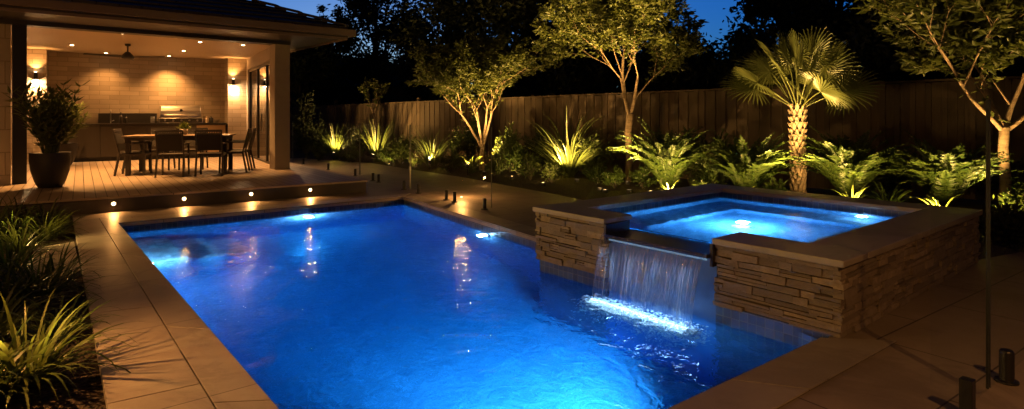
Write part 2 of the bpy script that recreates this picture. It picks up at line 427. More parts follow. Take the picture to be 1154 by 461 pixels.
def water_mat(name, absorb, density, s1, bump, rough=.028):
    t = NT(name)
    t.col((1, 1, 1)); t.set(t.p, Roughness=rough, IOR=1.333); t.p.inputs['Transmission Weight'].default_value = 1.0
    mp = t.node('ShaderNodeMapping'); mp.inputs['Scale'].default_value = (1, 1, 1); t.l.new(t.tc.outputs['Object'], mp.inputs[0])
    a = t.noise(s1, 3, .55, coord=mp.outputs[0], dist=.8); b = t.noise(s1*3.1, 3, .5, coord=mp.outputs[0], dist=.4)
    h = t.math('ADD', a, t.math('MULTIPLY', b, .26))
    bn = t.bump(h, 1.0, bump*1.15)
    rf = t.node('ShaderNodeBsdfRefraction'); rf.inputs['IOR'].default_value = 1.333; rf.inputs['Roughness'].default_value = 0; t.l.new(bn, rf.inputs['Normal'])
    wv = t.math('ADD', t.noise(s1*.8, 2, .5, coord=mp.outputs[0], dist=.5), t.math('MULTIPLY', a, .16)); bg_ = t.bump(wv, 1.0, bump*2.5); gs = t.node('ShaderNodeBsdfGlossy'); gs.inputs['Roughness'].default_value = rough; t.l.new(bg_, gs.inputs['Normal'])
    fr = t.node('ShaderNodeFresnel'); fr.inputs[0].default_value = 1.333; t.l.new(bn, fr.inputs['Normal'])
    mx = t.node('ShaderNodeMixShader'); t.l.new(t.math('MULTIPLY', fr.outputs[0], .55), mx.inputs[0]); t.l.new(rf.outputs[0], mx.inputs[1]); t.l.new(gs.outputs[0], mx.inputs[2])
    t.l.new(mx.outputs[0], t.out.inputs['Surface'])
    va = t.node('ShaderNodeVolumeAbsorption'); va.inputs['Color'].default_value = (*absorb, 1); va.inputs['Density'].default_value = density
    t.l.new(va.outputs[0], t.out.inputs['Volume'])
    return t.m
M['water'] = water_mat('rippled_pool_water', (.0, .72, .955), .85, 6.2, .0125)
M['spa_water'] = water_mat('rippled_spa_water', (.0, .72, .955), .95, 8.0, .010)
# ================================================================== LAYOUT (metres, z = 0 is the paving)
V2 = lambda x, y: Vector((x, y, 0))
P1, P2, N1, N0 = V2(-5.30, 8.08), V2(-1.92, 10.72), V2(2.06, 3.93), V2(-.42, 2.03)      # pool corners
FR, SA, SB = V2(2.12, 3.88), Vector((-.639, .769, 0)), Vector((.769, .639, 0))             # spa corner, front axis, depth axis
SA.normalize(); SB.normalize(); SL, SD, ST = 2.94, 3.22, .52
FL, BR_, BL_ = FR+SA*SL, FR+SB*SD, FR+SA*SL+SB*SD
Q = FL+SB*.58
WL, FLOOR = -.13, -1.45
AX_A = Vector((-.582, .813, 0)); AX_B = Vector((.813, .582, 0))
ROT_A = math.atan2(AX_A.y, AX_A.x); ROT_B = math.atan2(AX_B.y, AX_B.x)
def sp(s, t, z=0.0): return FR+SA*s+SB*t+Vector((0, 0, z))

# ---------------------------------------------------------------- ground, paving
hole = [P1, P2, Q, FL+SB*.62, BL_, BR_, FR, N0]
hole_in = [P1, P2, Q+SB*.05, BL_-SB*.1-SA*.1, BR_-SB*.1+SA*.1, sp(.1, .1), N1, N0]
g = MB(); g.sheet([(-160, -60), (160, -60), (160, 400), (-160, 400)], hole_in, -.035)
tag(g.build('ground', M['soil']), kind='structure')
bedge = [at(340, 178.5), at(420, 184), at(470, 192), at(520, 199.5), at(560, 207), at(610, 216), at(655, 225)]
pv = [(-1.02, 2.05-.55)]
pave = MB()
right_edge = [BL_-SA*.02, (6.9, 4.75), (9.5, 3.0), (9.5, -3), (-1.2, -3)]
outer = [(-2.62, 3.74), (-6.19, 8.5), (-8.0, 10.8), (-9.5, 20)]+[(p.x, p.y) for p in bedge]+[(2.2, 8.15), (BL_.x, BL_.y), (BR_.x, BR_.y), (6.9, 4.9), (9.5, 3.1), (9.5, -3), (2.2, -3), (-.12, .6)]
outer[0] = (-2.0, 2.98)
outer[-1] = (.2, -3); outer.append((.2, -.02))
ohole = [P1, P2, Q+SB*.05, BL_-SB*.1-SA*.1, BR_-SB*.1+SA*.1, sp(.1, .1), N1, N0]
# paving built as two sheets so that the pool and spa stay open
pa = MB()
pa.sheet([P1, (-6.19, 8.5), (-8.0, 10.8), (-9.5, 20)]+list(bedge)+[(2.0, 8.6), BL_+SB*.12, BL_-SB*.1-SA*.1, Q+SB*.05, P2], None, 0.0)
pa.sheet([N1, sp(.1, .1), BR_-SB*.1+SA*.1, BR_+SB*.9-SA*.15, (6.6, 5.1), (9.5, 3.2), (9.5, -3), (1.0, -3), (.9, -.5), N0], None, 0.0)
pav = tag(pa.build('paving', M['paving'], uvrot=ROT_B), kind='structure')

# ---------------------------------------------------------------- coping round the pool: separate slabs with open joints
cp = MB()
def slab(poly, z0=-.045, z1=.012): cp.prism(poly, z0, z1)
def strip(a0, a1, b0, b1, n, gap=.006):
    """slabs between line a0-a1 (pool side) and b0-b1"""
    a0, a1, b0, b1 = map(Vector, (a0, a1, b0, b1))
    for i in range(n):
        t0, t1 = i/n, (i+1)/n
        L = (a1-a0).length; e = gap/L/2
        p = [a0.lerp(a1, t0+e), a0.lerp(a1, t1-e), b0.lerp(b1, t1-e), b0.lerp(b1, t0+e)]
        slab(p)
dl = (N0-P1).normalized(); nl = Vector((-dl.y, dl.x, 0)); nl = nl if nl.x > 0 else -nl     # into the pool
df = (P2-P1).normalized(); nf = Vector((df.y, -df.x, 0))
dr = (Q-P2).normalized(); nr = Vector((-dr.y, dr.x, 0)); nr = nr if nr.dot(P1-P2) > 0 else -nr
dn = (N1-N0).normalized(); nn = Vector((-dn.y, dn.x, 0))
ov = .02
A0, A1 = V2(-5.80, 8.47), V2(-1.486+.628*1.35, 2.98-.778*1.35)        # joint between the two rows on the left
B0, B1 = V2(-6.19, 8.50), V2(-2.0+.64*1.6, 2.98-.84*1.6)
strip(P1+nl*ov, N0+nl*ov, A0+Vector((.0035, .0025, 0)), A1+Vector((.0035, .0025, 0)), 6)
strip(A0-Vector((.0035, .0025, 0)), A1-Vector((.0035, .0025, 0)), B0, B1, 5)
strip(P1+nf*ov+df*.02, P2+nf*ov, P1+Vector((-.5, .39, 0))*.488+df*.006, P2-nf*.30+df*.30, 4)
strip(P2+nr*ov, Q+nr*ov+dr*.1, P2-nr*.30, Q-nr*.30+dr*.1, 4)
strip(N0+nn*ov+dn*.0, N1+nn*ov-dn*.06, N0-nn*.30, N1-nn*.30+dn*.28, 3)
tag(cp.build('pool_coping', M['coping'], bevel=.003, uvrot=math.atan2(dl.y, dl.x)), kind='structure')
ss = MB(); ss.prism([at(40, 281), at(83.5, 273.5), at(91, 307), at(27, 309)], -.03, .015)
tag(ss.build('path', M['slab'], bevel=.006), kind='structure')
bl = MB(); bl.prism([Vector((-8.6, 8.2, 0)), Vector((-6.55, 8.66, 0)), Vector((-6.19, 8.5, 0)), Vector((-6.35, 8.3, 0)), Vector((-8.6, 7.9, 0))], -.03, .002)

# ---------------------------------------------------------------- swimming pool
pool = thing('swimming_pool', 'long rectangular in-ground pool with glowing blue water beside the timber deck', 'swimming pool', (P1.x, P1.y, 0))
ring = [P1, P2, Q, N1, N0]
b = MB()
for i in range(5):
    p, q = ring[i], ring[(i+1) % 5]
    b.quad((p.x, p.y, FLOOR), (p.x, p.y, -.23), (q.x, q.y, -.23), (q.x, q.y, FLOOR))
b.sheet(ring, None, FLOOR)
b.build('basin', M['mosaic'], pool, world=True, uvrot=ROT_B)
b = MB()
for i in range(5):
    p, q = ring[i], ring[(i+1) % 5]
    b.quad((p.x, p.y, -.23), (p.x, p.y, -.03), (q.x, q.y, -.03), (q.x, q.y, -.23))
b.build('waterline_tiling', M['band'], pool, world=True)
# entry steps in the far left corner, under water
def pool_step(o, w, l, z):
    m = MB(); a = P1+dl*o[1]+nl*o[0]+df*.0
    pts = [a, a+nl*w, a+nl*w+dl*l, a+dl*l]
    m.prism(pts, FLOOR+.004, z); return m.build('step', M['step_tile'], pool, world=True, bevel=.03, uvrot=ROT_B)
pool_step((.004, .25), .55, 1.45, -.55); pool_step((.554, .25), .45, 1.30, -.80); pool_step((1.004, .25), .40, 1.15, -1.05)
w = MB(); wr = []
cen = sum(ring, Vector())/5
for p in ring: wr.append(p+(p-cen).normalized()*.05)
w.prism(wr, FLOOR-.08, WL)
tag(w.build('pool_water', M['water']), kind='structure')

def caustic_lamp(o, scale, sharp=1.0, base=.10):
    """broken-up beam: the rippled surface focuses a pool lamp's light into a net"""
    l = o.data; l.shadow_soft_size = .006; l.use_nodes = True; n, k = l.node_tree.nodes, l.node_tree.links
    e = [x for x in n if x.type == 'EMISSION'][0]
    ge = n.new('ShaderNodeNewGeometry'); 
    ns = n.new('ShaderNodeTexNoise'); ns.inputs['Scale'].default_value = scale*.6; ns.inputs['Detail'].default_value = 2
    k.new(ge.outputs['Incoming'], ns.inputs['Vector'])
    ad = n.new('ShaderNodeMix'); ad.data_type = 'RGBA'; ad.blend_type = 'ADD'; ad.inputs[0].default_value = .03
    k.new(ge.outputs['Incoming'], ad.inputs[6]); k.new(ns.outputs[1], ad.inputs[7])
    v = n.new('ShaderNodeTexVoronoi'); v.feature = 'DISTANCE_TO_EDGE'; v.inputs['Scale'].default_value = scale
    k.new(ad.outputs[2], v.inputs['Vector'])
    r = n.new('ShaderNodeValToRGB'); r.color_ramp.elements[0].position = .0; r.color_ramp.elements[0].color = (1, 1, 1, 1)
    r.color_ramp.elements[1].position = .20; r.color_ramp.elements[1].color = (base, base, base, 1)
    q = r.color_ramp.elements.new(.06); q.color = (.34+base*.5,)*3+(1,)
    k.new(v.outputs[0], r.inputs[0])
    m = n.new('ShaderNodeMath'); m.operation = 'MULTIPLY'; m.inputs[1].default_value = 1.6*sharp
    k.new(r.outputs[0], m.inputs[0]); k.new(m.outputs[0], e.inputs['Strength'])

def pool_light(name, pos, nrm, label, energy, group, lens=.075, off=.07, spot=None, aim=None, col=(.42, .72, 1.0)):
    t = thing(name, label, 'pool light', pos, 0, group)
    nrm = Vector(nrm).normalized(); up = Vector((0, 0, 1)); m = MB()
    if abs(nrm.z) > .8: up = Vector((1, 0, 0))
    sx = nrm.cross(up).normalized(); uz = sx.cross(nrm)
    def disc(r0, h0, r1, h1, n=20):
        q = MB(); ring0 = []
        for j in range(n):
            a = 2*math.pi*j/n; dv = sx*math.cos(a)+uz*math.sin(a)
            q.v += [dv*r0+nrm*h0, dv*r1+nrm*h1]
        for j in range(n):
            k = (j+1) % n; q.f.append((2*j, 2*j+1, 2*k+1, 2*k))
        q.v.append(nrm*h1); c = len(q.v)-1
        for j in range(n): q.f.append((2*j+1, c, 2*((j+1) % n)+1))
        return q
    disc(lens*1.5, .0, lens*1.35, .018).build('bezel', M['steel'], t)
    disc(lens, .018, lens*.7, .03).build('lens', M['pool_glow'], t)
    p = nrm*off
    lo = lamp('pool_lamp', 'SPOT' if spot else 'POINT', p, energy, col, t, .05, aim=aim if aim is not None else nrm, spot=spot, blend=.9)
    return t, lo

# ---------------------------------------------------------------- spa
spa = thing('raised_spa', 'raised square spa clad in stacked ledgestone with grey stone coping and spillway', 'spa', (FR.x, FR.y, 0))
def ledge(face_o, along, outn, length, z0, z1, name='stone_cladding', seed=1, skin=.05):
    rnd = random.Random(seed); m = MB(); z = z0
    while z < z1-.004:
        h = min(rnd.choice((.024, .034, .042, .052, .060)), z1-z)
        if z1-z-h < .022: h = z1-z
        x = -rnd.uniform(0, .2)
        while x < length:
            l = rnd.uniform(.09, .36); a, bb = max(x, 0), min(x+l, length); x += l
            if bb-a < .03: continue
            if rnd.random() < .25 and h > .035:
                parts = [(z, z+h*.5), (z+h*.5, z+h)]
            else: parts = [(z, z+h)]
            for (u0, u1) in parts:
                d = skin+rnd.uniform(-.020, .012); j = lambda: rnd.uniform(-.004, .004)
                p = []
                for zz in (u0+.0025, u1-.0025):
                    for (q, dd) in ((a+.002, 0.0), (bb-.002, 0.0), (bb-.002, d), (a+.002, d)):
                        p.append(face_o+along*(q+(j() if dd else 0))+outn*(dd+(j() if dd else 0))+Vector((0, 0, zz+(j() if dd else 0))))
                # bottom ring must run ccw seen from above
                if along.cross(outn).z < 0: p = [p[3], p[2], p[1], p[0], p[7], p[6], p[5], p[4]]
                m.hexa(p)
        z += h
    return m.build(name, M['ledge'], spa, world=True)
CW, CT = .37, .046
zt = ST-CT
GA, GB = .92, 2.0            # spillway gap along the front
def wallbox(s0, s1, t0, t1, z0, z1): m.prism([sp(s0, t0), sp(s1, t0), sp(s1, t1), sp(s0, t1)], z0, z1)
SK = .055
m = MB()
wallbox(SK, GA, SK, .30, FLOOR, zt); wallbox(GB, SL-SK, SK, .30, FLOOR, zt); wallbox(GA, GB, SK, .27, FLOOR, .385)
wallbox(SK, .30, .30, SD-SK, -.2, zt); wallbox(SL-.30, SL-SK, .30, SD-SK, -.2, zt); wallbox(.30, SL-.30, SD-.30, SD-SK, -.2, zt)
wallbox(.30, SL-.30, .30, SD-.30, -.2, -.104)
m.build('shell', M['mortar'], spa, world=True)
nb = -SB
ledge(sp(.0, SK), SA, nb, GA, .012, zt, seed=3, skin=SK)
ledge(sp(GB, SK), SA, nb, SL-GB, -.012, zt, seed=5, skin=SK)
ledge(sp(SK, .0), SB, -SA, SD, .004, zt, seed=7, skin=SK)
ledge(sp(SL-SK, .0), SB, SA, SD, -.012, zt, seed=9, skin=SK)
ledge(sp(0, SD-SK), SA, SB, SL, .004, zt, seed=11, skin=SK)
# navy tiles: below the stone on the pool side, and the whole spillway recess
m = MB()
for s0, s1, z1 in ((.05, GA, .010), (GB, SL-.05, -.014)):
    m = MB(); m.prism([sp(s0, .03), sp(s1, .03), sp(s1, SK-.002), sp(s0, SK-.002)], FLOOR+.01, z1); m.build('waterline_tiling', M['band'], spa, world=True)
rc = MB(); rc.prism([sp(GA, .045), sp(GB, .045), sp(GB, SK-.002), sp(GA, SK-.002)], FLOOR+.01, .36); rc.build('recess_tiling', simple('deep_blue_recess_glaze', (.05, .15, .42), .3, bump=.05), spa, world=True)
m = MB()
m.prism([sp(SL-SK+.002, .03), sp(SL-SK+.002, .62), sp(SL-.03, .62), sp(SL-.03, .03)], FLOOR+.01, -.014)
m.build('waterline_tiling', M['band'], spa, world=True)
# stone cheeks of the spillway recess
m = MB()
m.prism([sp(GA-.004, -.02), sp(GA+.02, -.02), sp(GA+.02, .31), sp(GA-.004, .31)], .30, zt-.002)
m.build('spillway_cheek', M['stone_top'], spa, world=True); m = MB()
m.prism([sp(GB-.02, -.02), sp(GB+.004, -.02), sp(GB+.004, .31), sp(GB-.02, .31)], .30, zt-.002)
m.build('spillway_cheek', M['stone_top'], spa, world=True)
m = MB(); m.prism([sp(GA+.022, -.05), sp(GB-.022, -.05), sp(GB-.022, .36), sp(GA+.022, .36)], .362, .392)
m.build('spillway_lip', M['stone_top'], spa, world=True, bevel=.006)
def cop(s0, s1, t0, t1):
    q = MB(); q.prism([sp(s0, t0), sp(s1, t0), sp(s1, t1), sp(s0, t1)], zt, ST)
    return q.build('coping', M['spa_coping'], spa, world=True, bevel=.008, uvrot=ROT_A)
O = -.025; J = .002
cop(O, GA, O, CW); cop(GB, SL-O, O, CW)
cop(O, CW, CW+J, 1.78); cop(O, CW, 1.78+J, SD-O)
cop(SL-CW, SL-O, CW+J, 1.6); cop(SL-CW, SL-O, 1.6+J, SD-O)
cop(CW+J, 1.45, SD-CW, SD-O); cop(1.45+J, SL-CW-J, SD-CW, SD-O)
# basin: inner walls, floor and a bench round three sides
m = MB(); i0, i1, k0, k1, zf = .335, SL-.335, .335, SD-.335, -.10
c4 = [sp(i0, k0), sp(i1, k0), sp(i1, k1), sp(i0, k1)]
for i in range(4):
    p, q = c4[i], c4[(i+1) % 4]; zt2 = zt-.14
    if i == 0:
        for s0, s1, ztop in ((i0, GA, zt), (GA, GB, .36), (GB, i1, zt)):
            a_, b_ = sp(s0, k0), sp(s1, k0)
            m.quad((a_.x, a_.y, zf), (b_.x, b_.y, zf), (b_.x, b_.y, min(ztop, zt2)), (a_.x, a_.y, min(ztop, zt2)))
    else:
        m.quad((p.x, p.y, zf), (q.x, q.y, zf), (q.x, q.y, zt2), (p.x, p.y, zt2))
m.sheet(c4, None, zf)
m.build('basin', M['spa_tile'], spa, world=True, uvrot=ROT_B)
m = MB()
for i in range(4):
    p, q = c4[i], c4[(i+1) % 4]; zt2 = zt-.14
    segs = [(p, q, zt)] if i else [(sp(i0, k0), sp(GA, k0), zt), (sp(GB, k0), sp(i1, k0), zt)]
    for p, q, ztop in segs:
        m.quad((p.x, p.y, zt2), (q.x, q.y, zt2), (q.x, q.y, ztop), (p.x, p.y, ztop))
m.build('waterline_tiling', M['band'], spa, world=True)
m = MB(); bw = .46
m.prism([sp(i0+.003, k1-bw), sp(i1-.003, k1-bw), sp(i1-.003, k1-.003), sp(i0+.003, k1-.003)], zf+.003, .10)
m.prism([sp(i0+.003, k0+.003), sp(i0+bw, k0+.003), sp(i0+bw, k1-bw-.003), sp(i0+.003, k1-bw-.003)], zf+.003, .10)
m.prism([sp(i1-bw, k0+.45), sp(i1-.003, k0+.45), sp(i1-.003, k1-bw-.003), sp(i1-bw, k1-bw-.003)], zf+.003, .10)
m.build('bench', M['spa_tile'], spa, world=True, bevel=.02, uvrot=ROT_B)
SW = .402
m = MB(); e = .012
m.prism([sp(i0-e, k0-e), sp(i1+e, k0-e), sp(i1+e, k1+e), sp(i0-e, k1+e)], zf-.03, SW)
tag(m.build('spa_water', M['spa_water']), kind='structure')

# ---------------------------------------------------------------- waterfall and its foam
def fall_mat():
    t = NT('falling_water_sheet')
    mp = t.node('ShaderNodeMapping'); mp.inputs['Scale'].default_value = (26, 1.0, 1); t.l.new(t.tc.outputs['UV'], mp.inputs[0])
    n = t.noise(1.0, 4, .7, coord=mp.outputs[0], dist=.5)
    mp2 = t.node('ShaderNodeMapping'); mp2.inputs['Scale'].default_value = (60, 6, 1); t.l.new(t.tc.outputs['UV'], mp2.inputs[0])
    n2 = t.noise(1.0, 3, .6, coord=mp2.outputs[0])
    t.col((.75, .87, 1)); t.set(t.p, Roughness=.08, IOR=1.33)
    tr = t.node('ShaderNodeBsdfTransparent'); gl = t.node('ShaderNodeBsdfGlossy'); gl.inputs['Roughness'].default_value = .12
    bn = t.bump(t.math('ADD', n, t.math('MULTIPLY', n2, .3)), 1.0, .05); t.l.new(bn, gl.inputs['Normal'])
    df_ = t.node('ShaderNodeBsdfTranslucent'); df_.inputs[0].default_value = (.6, .78, 1, 1)
    d2 = t.node('ShaderNodeBsdfDiffuse'); d2.inputs[0].default_value = (.6, .78, 1, 1)
    sc = t.node('ShaderNodeMixShader'); sc.inputs[0].default_value = .5; t.l.new(df_.outputs[0], sc.inputs[1]); t.l.new(d2.outputs[0], sc.inputs[2])
    fr = t.node('ShaderNodeFresnel'); fr.inputs[0].default_value = 1.33; t.l.new(bn, fr.inputs['Normal'])
    m1 = t.node('ShaderNodeMixShader'); t.l.new(t.math('MULTIPLY', fr.outputs[0], .5, clamp=True), m1.inputs[0])
    t.l.new(tr.outputs[0], m1.inputs[1]); t.l.new(gl.outputs[0], m1.inputs[2])
    st = t.ramp(n, [(.54, (.0, .0, .0)), (.66, (.005, .005, .005)), (.78, (.04, .04, .04))])
    m2 = t.node('ShaderNodeMixShader'); t.l.new(st, m2.inputs[0]); t.l.new(m1.outputs[0], m2.inputs[1]); t.l.new(sc.outputs[0], m2.inputs[2])
    t.l.new(m2.outputs[0], t.out.inputs[0]); return t.m
def foam_mat():
    t = NT('white_water_foam')
    t.col((.82, .9, 1)); t.set(t.p, Roughness=.5); t.nrm(t.bump(t.noise(60, 4), .8, .01))
    tr = t.node('ShaderNodeBsdfTransparent'); mx = t.node('ShaderNodeMixShader'); t.l.new(t.ramp(t.noise(55, 3), [(.4, (.25, .25, .25)), (.62, (1, 1, 1))]), mx.inputs[0])
    t.l.new(tr.outputs[0], mx.inputs[1]); t.l.new(t.p.outputs[0], mx.inputs[2]); t.l.new(mx.outputs[0], t.out.inputs[0])
    return t.m
def clear_mat():
    t = NT('clear_water_strand'); t.col((1, 1, 1)); t.set(t.p, Roughness=.02, IOR=1.333); t.p.inputs['Transmission Weight'].default_value = 1.0; return t.m
M['clear'] = clear_mat()
def strand_mat():
    t = NT('white_water_strand'); t.col((.8, .9, 1)); t.set(t.p, Roughness=.15)
    tr = t.node('ShaderNodeBsdfTransparent'); mx = t.node('ShaderNodeMixShader'); mx.inputs[0].default_value = .15
    t.l.new(tr.outputs[0], mx.inputs[1]); t.l.new(t.p.outputs[0], mx.inputs[2]); t.l.new(mx.outputs[0], t.out.inputs[0]); return t.m
wf0 = sp((GA+GB)/2, -.05, 0)
wf = thing('waterfall', 'thin clear sheet of water spilling from the spa lip into the pool', 'waterfall', (wf0.x, wf0.y, 0))
m = MB(); ns, nz = 90, 16; rnd = random.Random(4)
s0, s1 = GA+.03, GB-.03
def sheetpt(i, k):
    s = s0+(s1-s0)*i/ns; h = k/nz
    z = .398-(.398-WL)*h**1.35 if k else .398
    drop = .398-z
    thr = .06+.165*math.sqrt(max(drop, 0)/.53)
    wob = .010*noise.noise(Vector((s*9, h*1.2, 0)))+.006*noise.noise(Vector((s*30, h*1.6, 3)))*h
    edge = 0.03*h*(1 if i == 0 else (-1 if i == ns else 0))
    return sp(s+edge, -thr+wob, z)
vs = [[sheetpt(i, k) for k in range(nz+1)] for i in range(ns+1)]
for i in range(ns+1):
    for k in range(nz+1): m.v.append(vs[i][k])
for i in range(ns):
    for k in range(nz):
        a = i*(nz+1)+k; m.f.append((a, a+1, a+nz+2, a+nz+1))
m.build('water_sheet', fall_mat(), wf, smooth=True, world=True)
m = MB()
for s_ in (0, ns):
    m = MB(); m.tube([vs[s_][k] for k in range(nz+1)], [.007-.0025*k/nz for k in range(nz+1)], 6)
    m.build('edge_stream', M['clear'], wf, smooth=True, world=True)
m = MB(); rnd = random.Random(8)
for i in range(44):
    s = rnd.uniform(s0+.02, s1-.02); i_ = int((s-s0)/(s1-s0)*ns); k0_ = rnd.randint(1, 8); k1_ = rnd.randint(k0_+4, nz)
    m.tube([vs[i_][k]-SB*.004 for k in range(k0_, k1_+1)], [.0012+.0022*math.sin(math.pi*(k-k0_)/(k1_-k0_)) for k in range(k0_, k1_+1)], 5)
m.build('water_strand', strand_mat(), wf, smooth=True, world=True)
m = MB(); rnd = random.Random(12)
def blob(c, r, flat):
    n = len(m.v); 
    for (x, y, z) in ((1, 0, 0), (.5, .87, 0), (-.5, .87, 0), (-1, 0, 0), (-.5, -.87, 0), (.5, -.87, 0)):
        m.v.append(c+Vector((x*r, y*r, -.004)))
    for (x, y, z) in ((.55, .3, .7), (-.1, .62, .75), (-.6, .1, .7), (-.2, -.55, .7), (.45, -.4, .8)):
        m.v.append(c+Vector((x*r, y*r, z*r*flat)))
    m.v.append(c+Vector((0, 0, r*flat)))
    for i in range(6): m.f.append((n+i, n+(i+1) % 6, n+6+i % 5))
    for i in range(5): m.f.append((n+6+i, n+(i+1) % 6 if False else n+6+(i+1) % 5, n+11))
for i in range(1500):
    s = rnd.uniform(s0-.06, s1+.06); d = abs(rnd.gauss(0, 1.1))
    streak = .5+.5*noise.noise(Vector((s*14, 0, 5)))
    t_ = -.215+rnd.choice((-1, -1, -1, 1))*d*(.045+.15*streak)
    if t_ > -.10: continue
    far = max(0, (-.24-t_)/.45)
    if rnd.random() < far*1.5: continue
    r = rnd.uniform(.004, .016)*(1.15-min(far, .8))
    blob(sp(s, t_, WL-.001), r, rnd.uniform(.05, .2))
FO = foam_mat(); tag(m.build('foam', FO, smooth=True), kind='stuff')
m = MB(); rnd = random.Random(77)
for i in range(5200):            # the bubbles driven under the surface
    s = rnd.uniform(s0-.06, s1+.06); dz = rnd.random()**1.8*.30; q = sp(s, -.225+rnd.gauss(0, .035+dz*.28), WL-.035-dz); r = rnd.uniform(.003, .009)
    n_ = len(m.v); m.v += [q+Vector(d)*r for d in ((1, 0, 0), (-1, 0, 0), (0, 1, 0), (0, -1, 0), (0, 0, 1), (0, 0, -1))]
    m.f += [(n_+a, n_+b_, n_+c_) for a, b_, c_ in ((0, 2, 4), (2, 1, 4), (1, 3, 4), (3, 0, 4), (2, 0, 5), (1, 2, 5), (3, 1, 5), (0, 3, 5))]
tag(m.build('foam', simple('air_bubbles', (.85, .93, 1), .4, bump=0), smooth=True), kind='stuff')
# LED blade under the lip, lighting the sheet and the foam
led = thing('led_strip', 'slim blue-white light strip under the lip of the spa spillway', 'strip light', tuple(sp((GA+GB)/2, -.012, .345)))
m = MB(); m.bar(SA*(-.49), SA*.49, .012, .012); m.build('diffuser', emit('led_diffuser', (.35, .65, 1), .12), led)
lo = lamp('strip_lamp', 'AREA', -SB*.045+Vector((0, 0, -.02)), 7, (.20, .50, 1.0), led, aim=Vector((0, 0, -1))-SB*.42, size=(.98, .03))
q = Vector((0, 0, -1))-SB*.50
mz = -q.normalized(); mx_ = SA.copy(); my = mz.cross(mx_).normalized(); mx_ = my.cross(mz)
lo.rotation_euler = Matrix((mx_, my, mz)).transposed().to_euler(); lo.data.spread = R(95)

lo = lamp('pool_lamp', 'AREA', sp((s0+s1)/2, -.20, WL-.012)-Vector(led.location), 7.5, (.42, .76, 1.0), led, size=(.96, .26))  # unseen lamp added just below the surface to make the bubbles glow
mz = (Vector((0, 0, 1))+SB*.25).normalized(); mx_ = SA.copy(); my = mz.cross(mx_).normalized(); mx_ = my.cross(mz); lo.rotation_euler = Matrix((mx_, my, mz)).transposed().to_euler()
# ---------------------------------------------------------------- pool and spa lamps
pl = P1.lerp(P2, .60)+nf*.004
def down(v, z): return (v.x, v.y, z)
t, lo = pool_light('pool_light', down(pl, -.33), nf, 'bright round underwater light in the far end wall of the pool', 60, 'underwater pool lights')
pr = P2.lerp(Q, .60)+nr*.004
t, lo = pool_light('pool_light', down(pr, -.33), nr, 'small underwater light on the right pool wall left of the stone spa', 17, 'underwater pool lights')
pn = N0.lerp(N1, .62)+nn*.004
t, lo = pool_light('pool_light', down(pn, -.36), nn, 'underwater light hidden below the near edge, making the bright rippled patch', 1250, 'underwater pool lights', col=(.62, .84, 1.0), spot=72, aim=Vector((nn.x*1.0+.05, nn.y, -.50)), off=.1)
pq = P1.lerp(N0, .27)+nl*.004
t, lo = pool_light('pool_light', down(pq, -.22), nl, 'underwater light in the left wall beyond the entry steps', 85, 'underwater pool lights')
ps = sp(1.62, 1.66, -.096)
t, lo = pool_light('spa_light', tuple(ps), (0, 0, 1), 'bright floor light glowing in the middle of the spa', 72, col=(.36, .68, 1.0), group='underwater spa lights', off=.24)
ps = sp(.92, SD-.339, .26)
t, lo = pool_light('spa_light', tuple(ps), -SB, 'small blue light in the back wall of the spa', 7, 'underwater spa lights', lens=.035, off=.05)

# ---------------------------------------------------------------- timber deck
DZ = .235
DF0, DF1 = V2(-6.42, 8.70), V2(-2.70, 11.32); dd = (DF1-DF0).normalized(); dnn = Vector((dd.y, -dd.x, 0))
DL = DF0-dd*3.0; DB = V2(-5.76, 15.6)
deck = thing('timber_deck', 'raised timber deck under the alfresco roof with lights in its step face', 'deck', (DF1.x, DF1.y, 0))
m = MB(); m.prism([DL, DF1, DB, (-8.6, 20.2), (-14.5, 17.2), (-12.6, 9.5)], DZ-.032, DZ)
m.build('boards', M['deck'], deck, world=True, uvrot=ROT_A, bevel=.004)
m = MB(); i_ = .025
m.prism([DL-dnn*i_, DF1-dnn*i_-dd*i_, DB-dnn*i_-dd*.05, DB-dnn*(i_+.1)-dd*.3, DF1-dnn*.2-dd*.3, DL-dnn*.2], -.03, DZ-.034)
m.build('riser', M['riser'], deck, world=True)
sl_labels = ['step light at the left end of the deck riser, nearest the plants', 'second step light from the left in the deck riser',
             'third step light from the left, below the dining table', 'step light at the right end of the deck riser, below the column']
for (u, v), lb in zip(((128, 233), (207.5, 226), (283, 219.5), (349.5, 214.5)), sl_labels):
    k = (u-UC)/FPX                 # meet the riser plane
    p0 = DL-dnn*i_; tt = (k*p0.y-p0.x)/(dd.x-k*dd.y); p = p0+dd*tt
    t = thing('step_light', lb, 'step light', (p.x, p.y, .125), 0, 'step lights along the deck edge')
    m = MB(); ux, uz = dd, Vector((0, 0, 1))
    def dsk(r, h, r2, h2):
        q = MB()
        for j in range(16):
            a = 2*math.pi*j/16; dv = ux*math.cos(a)+uz*math.sin(a); q.v += [dv*r+dnn*h, dv*r2+dnn*h2]
        for j in range(16):
            kk = (j+1) % 16; q.f.append((2*j, 2*kk, 2*kk+1, 2*j+1))
        q.f.append(tuple(2*j+1 for j in range(16))); return q
    dsk(.040, -.002, .036, .008).build('bezel', M['steel'], t)
    dsk(.026, .006, .022, .013).build('lens', M['warm_soft'], t)
    lamp('step_lamp', 'SPOT', dnn*.03, 3.2, WARM, t, .02, aim=dnn+Vector((0, 0, -.55)), spot=140, blend=.8)

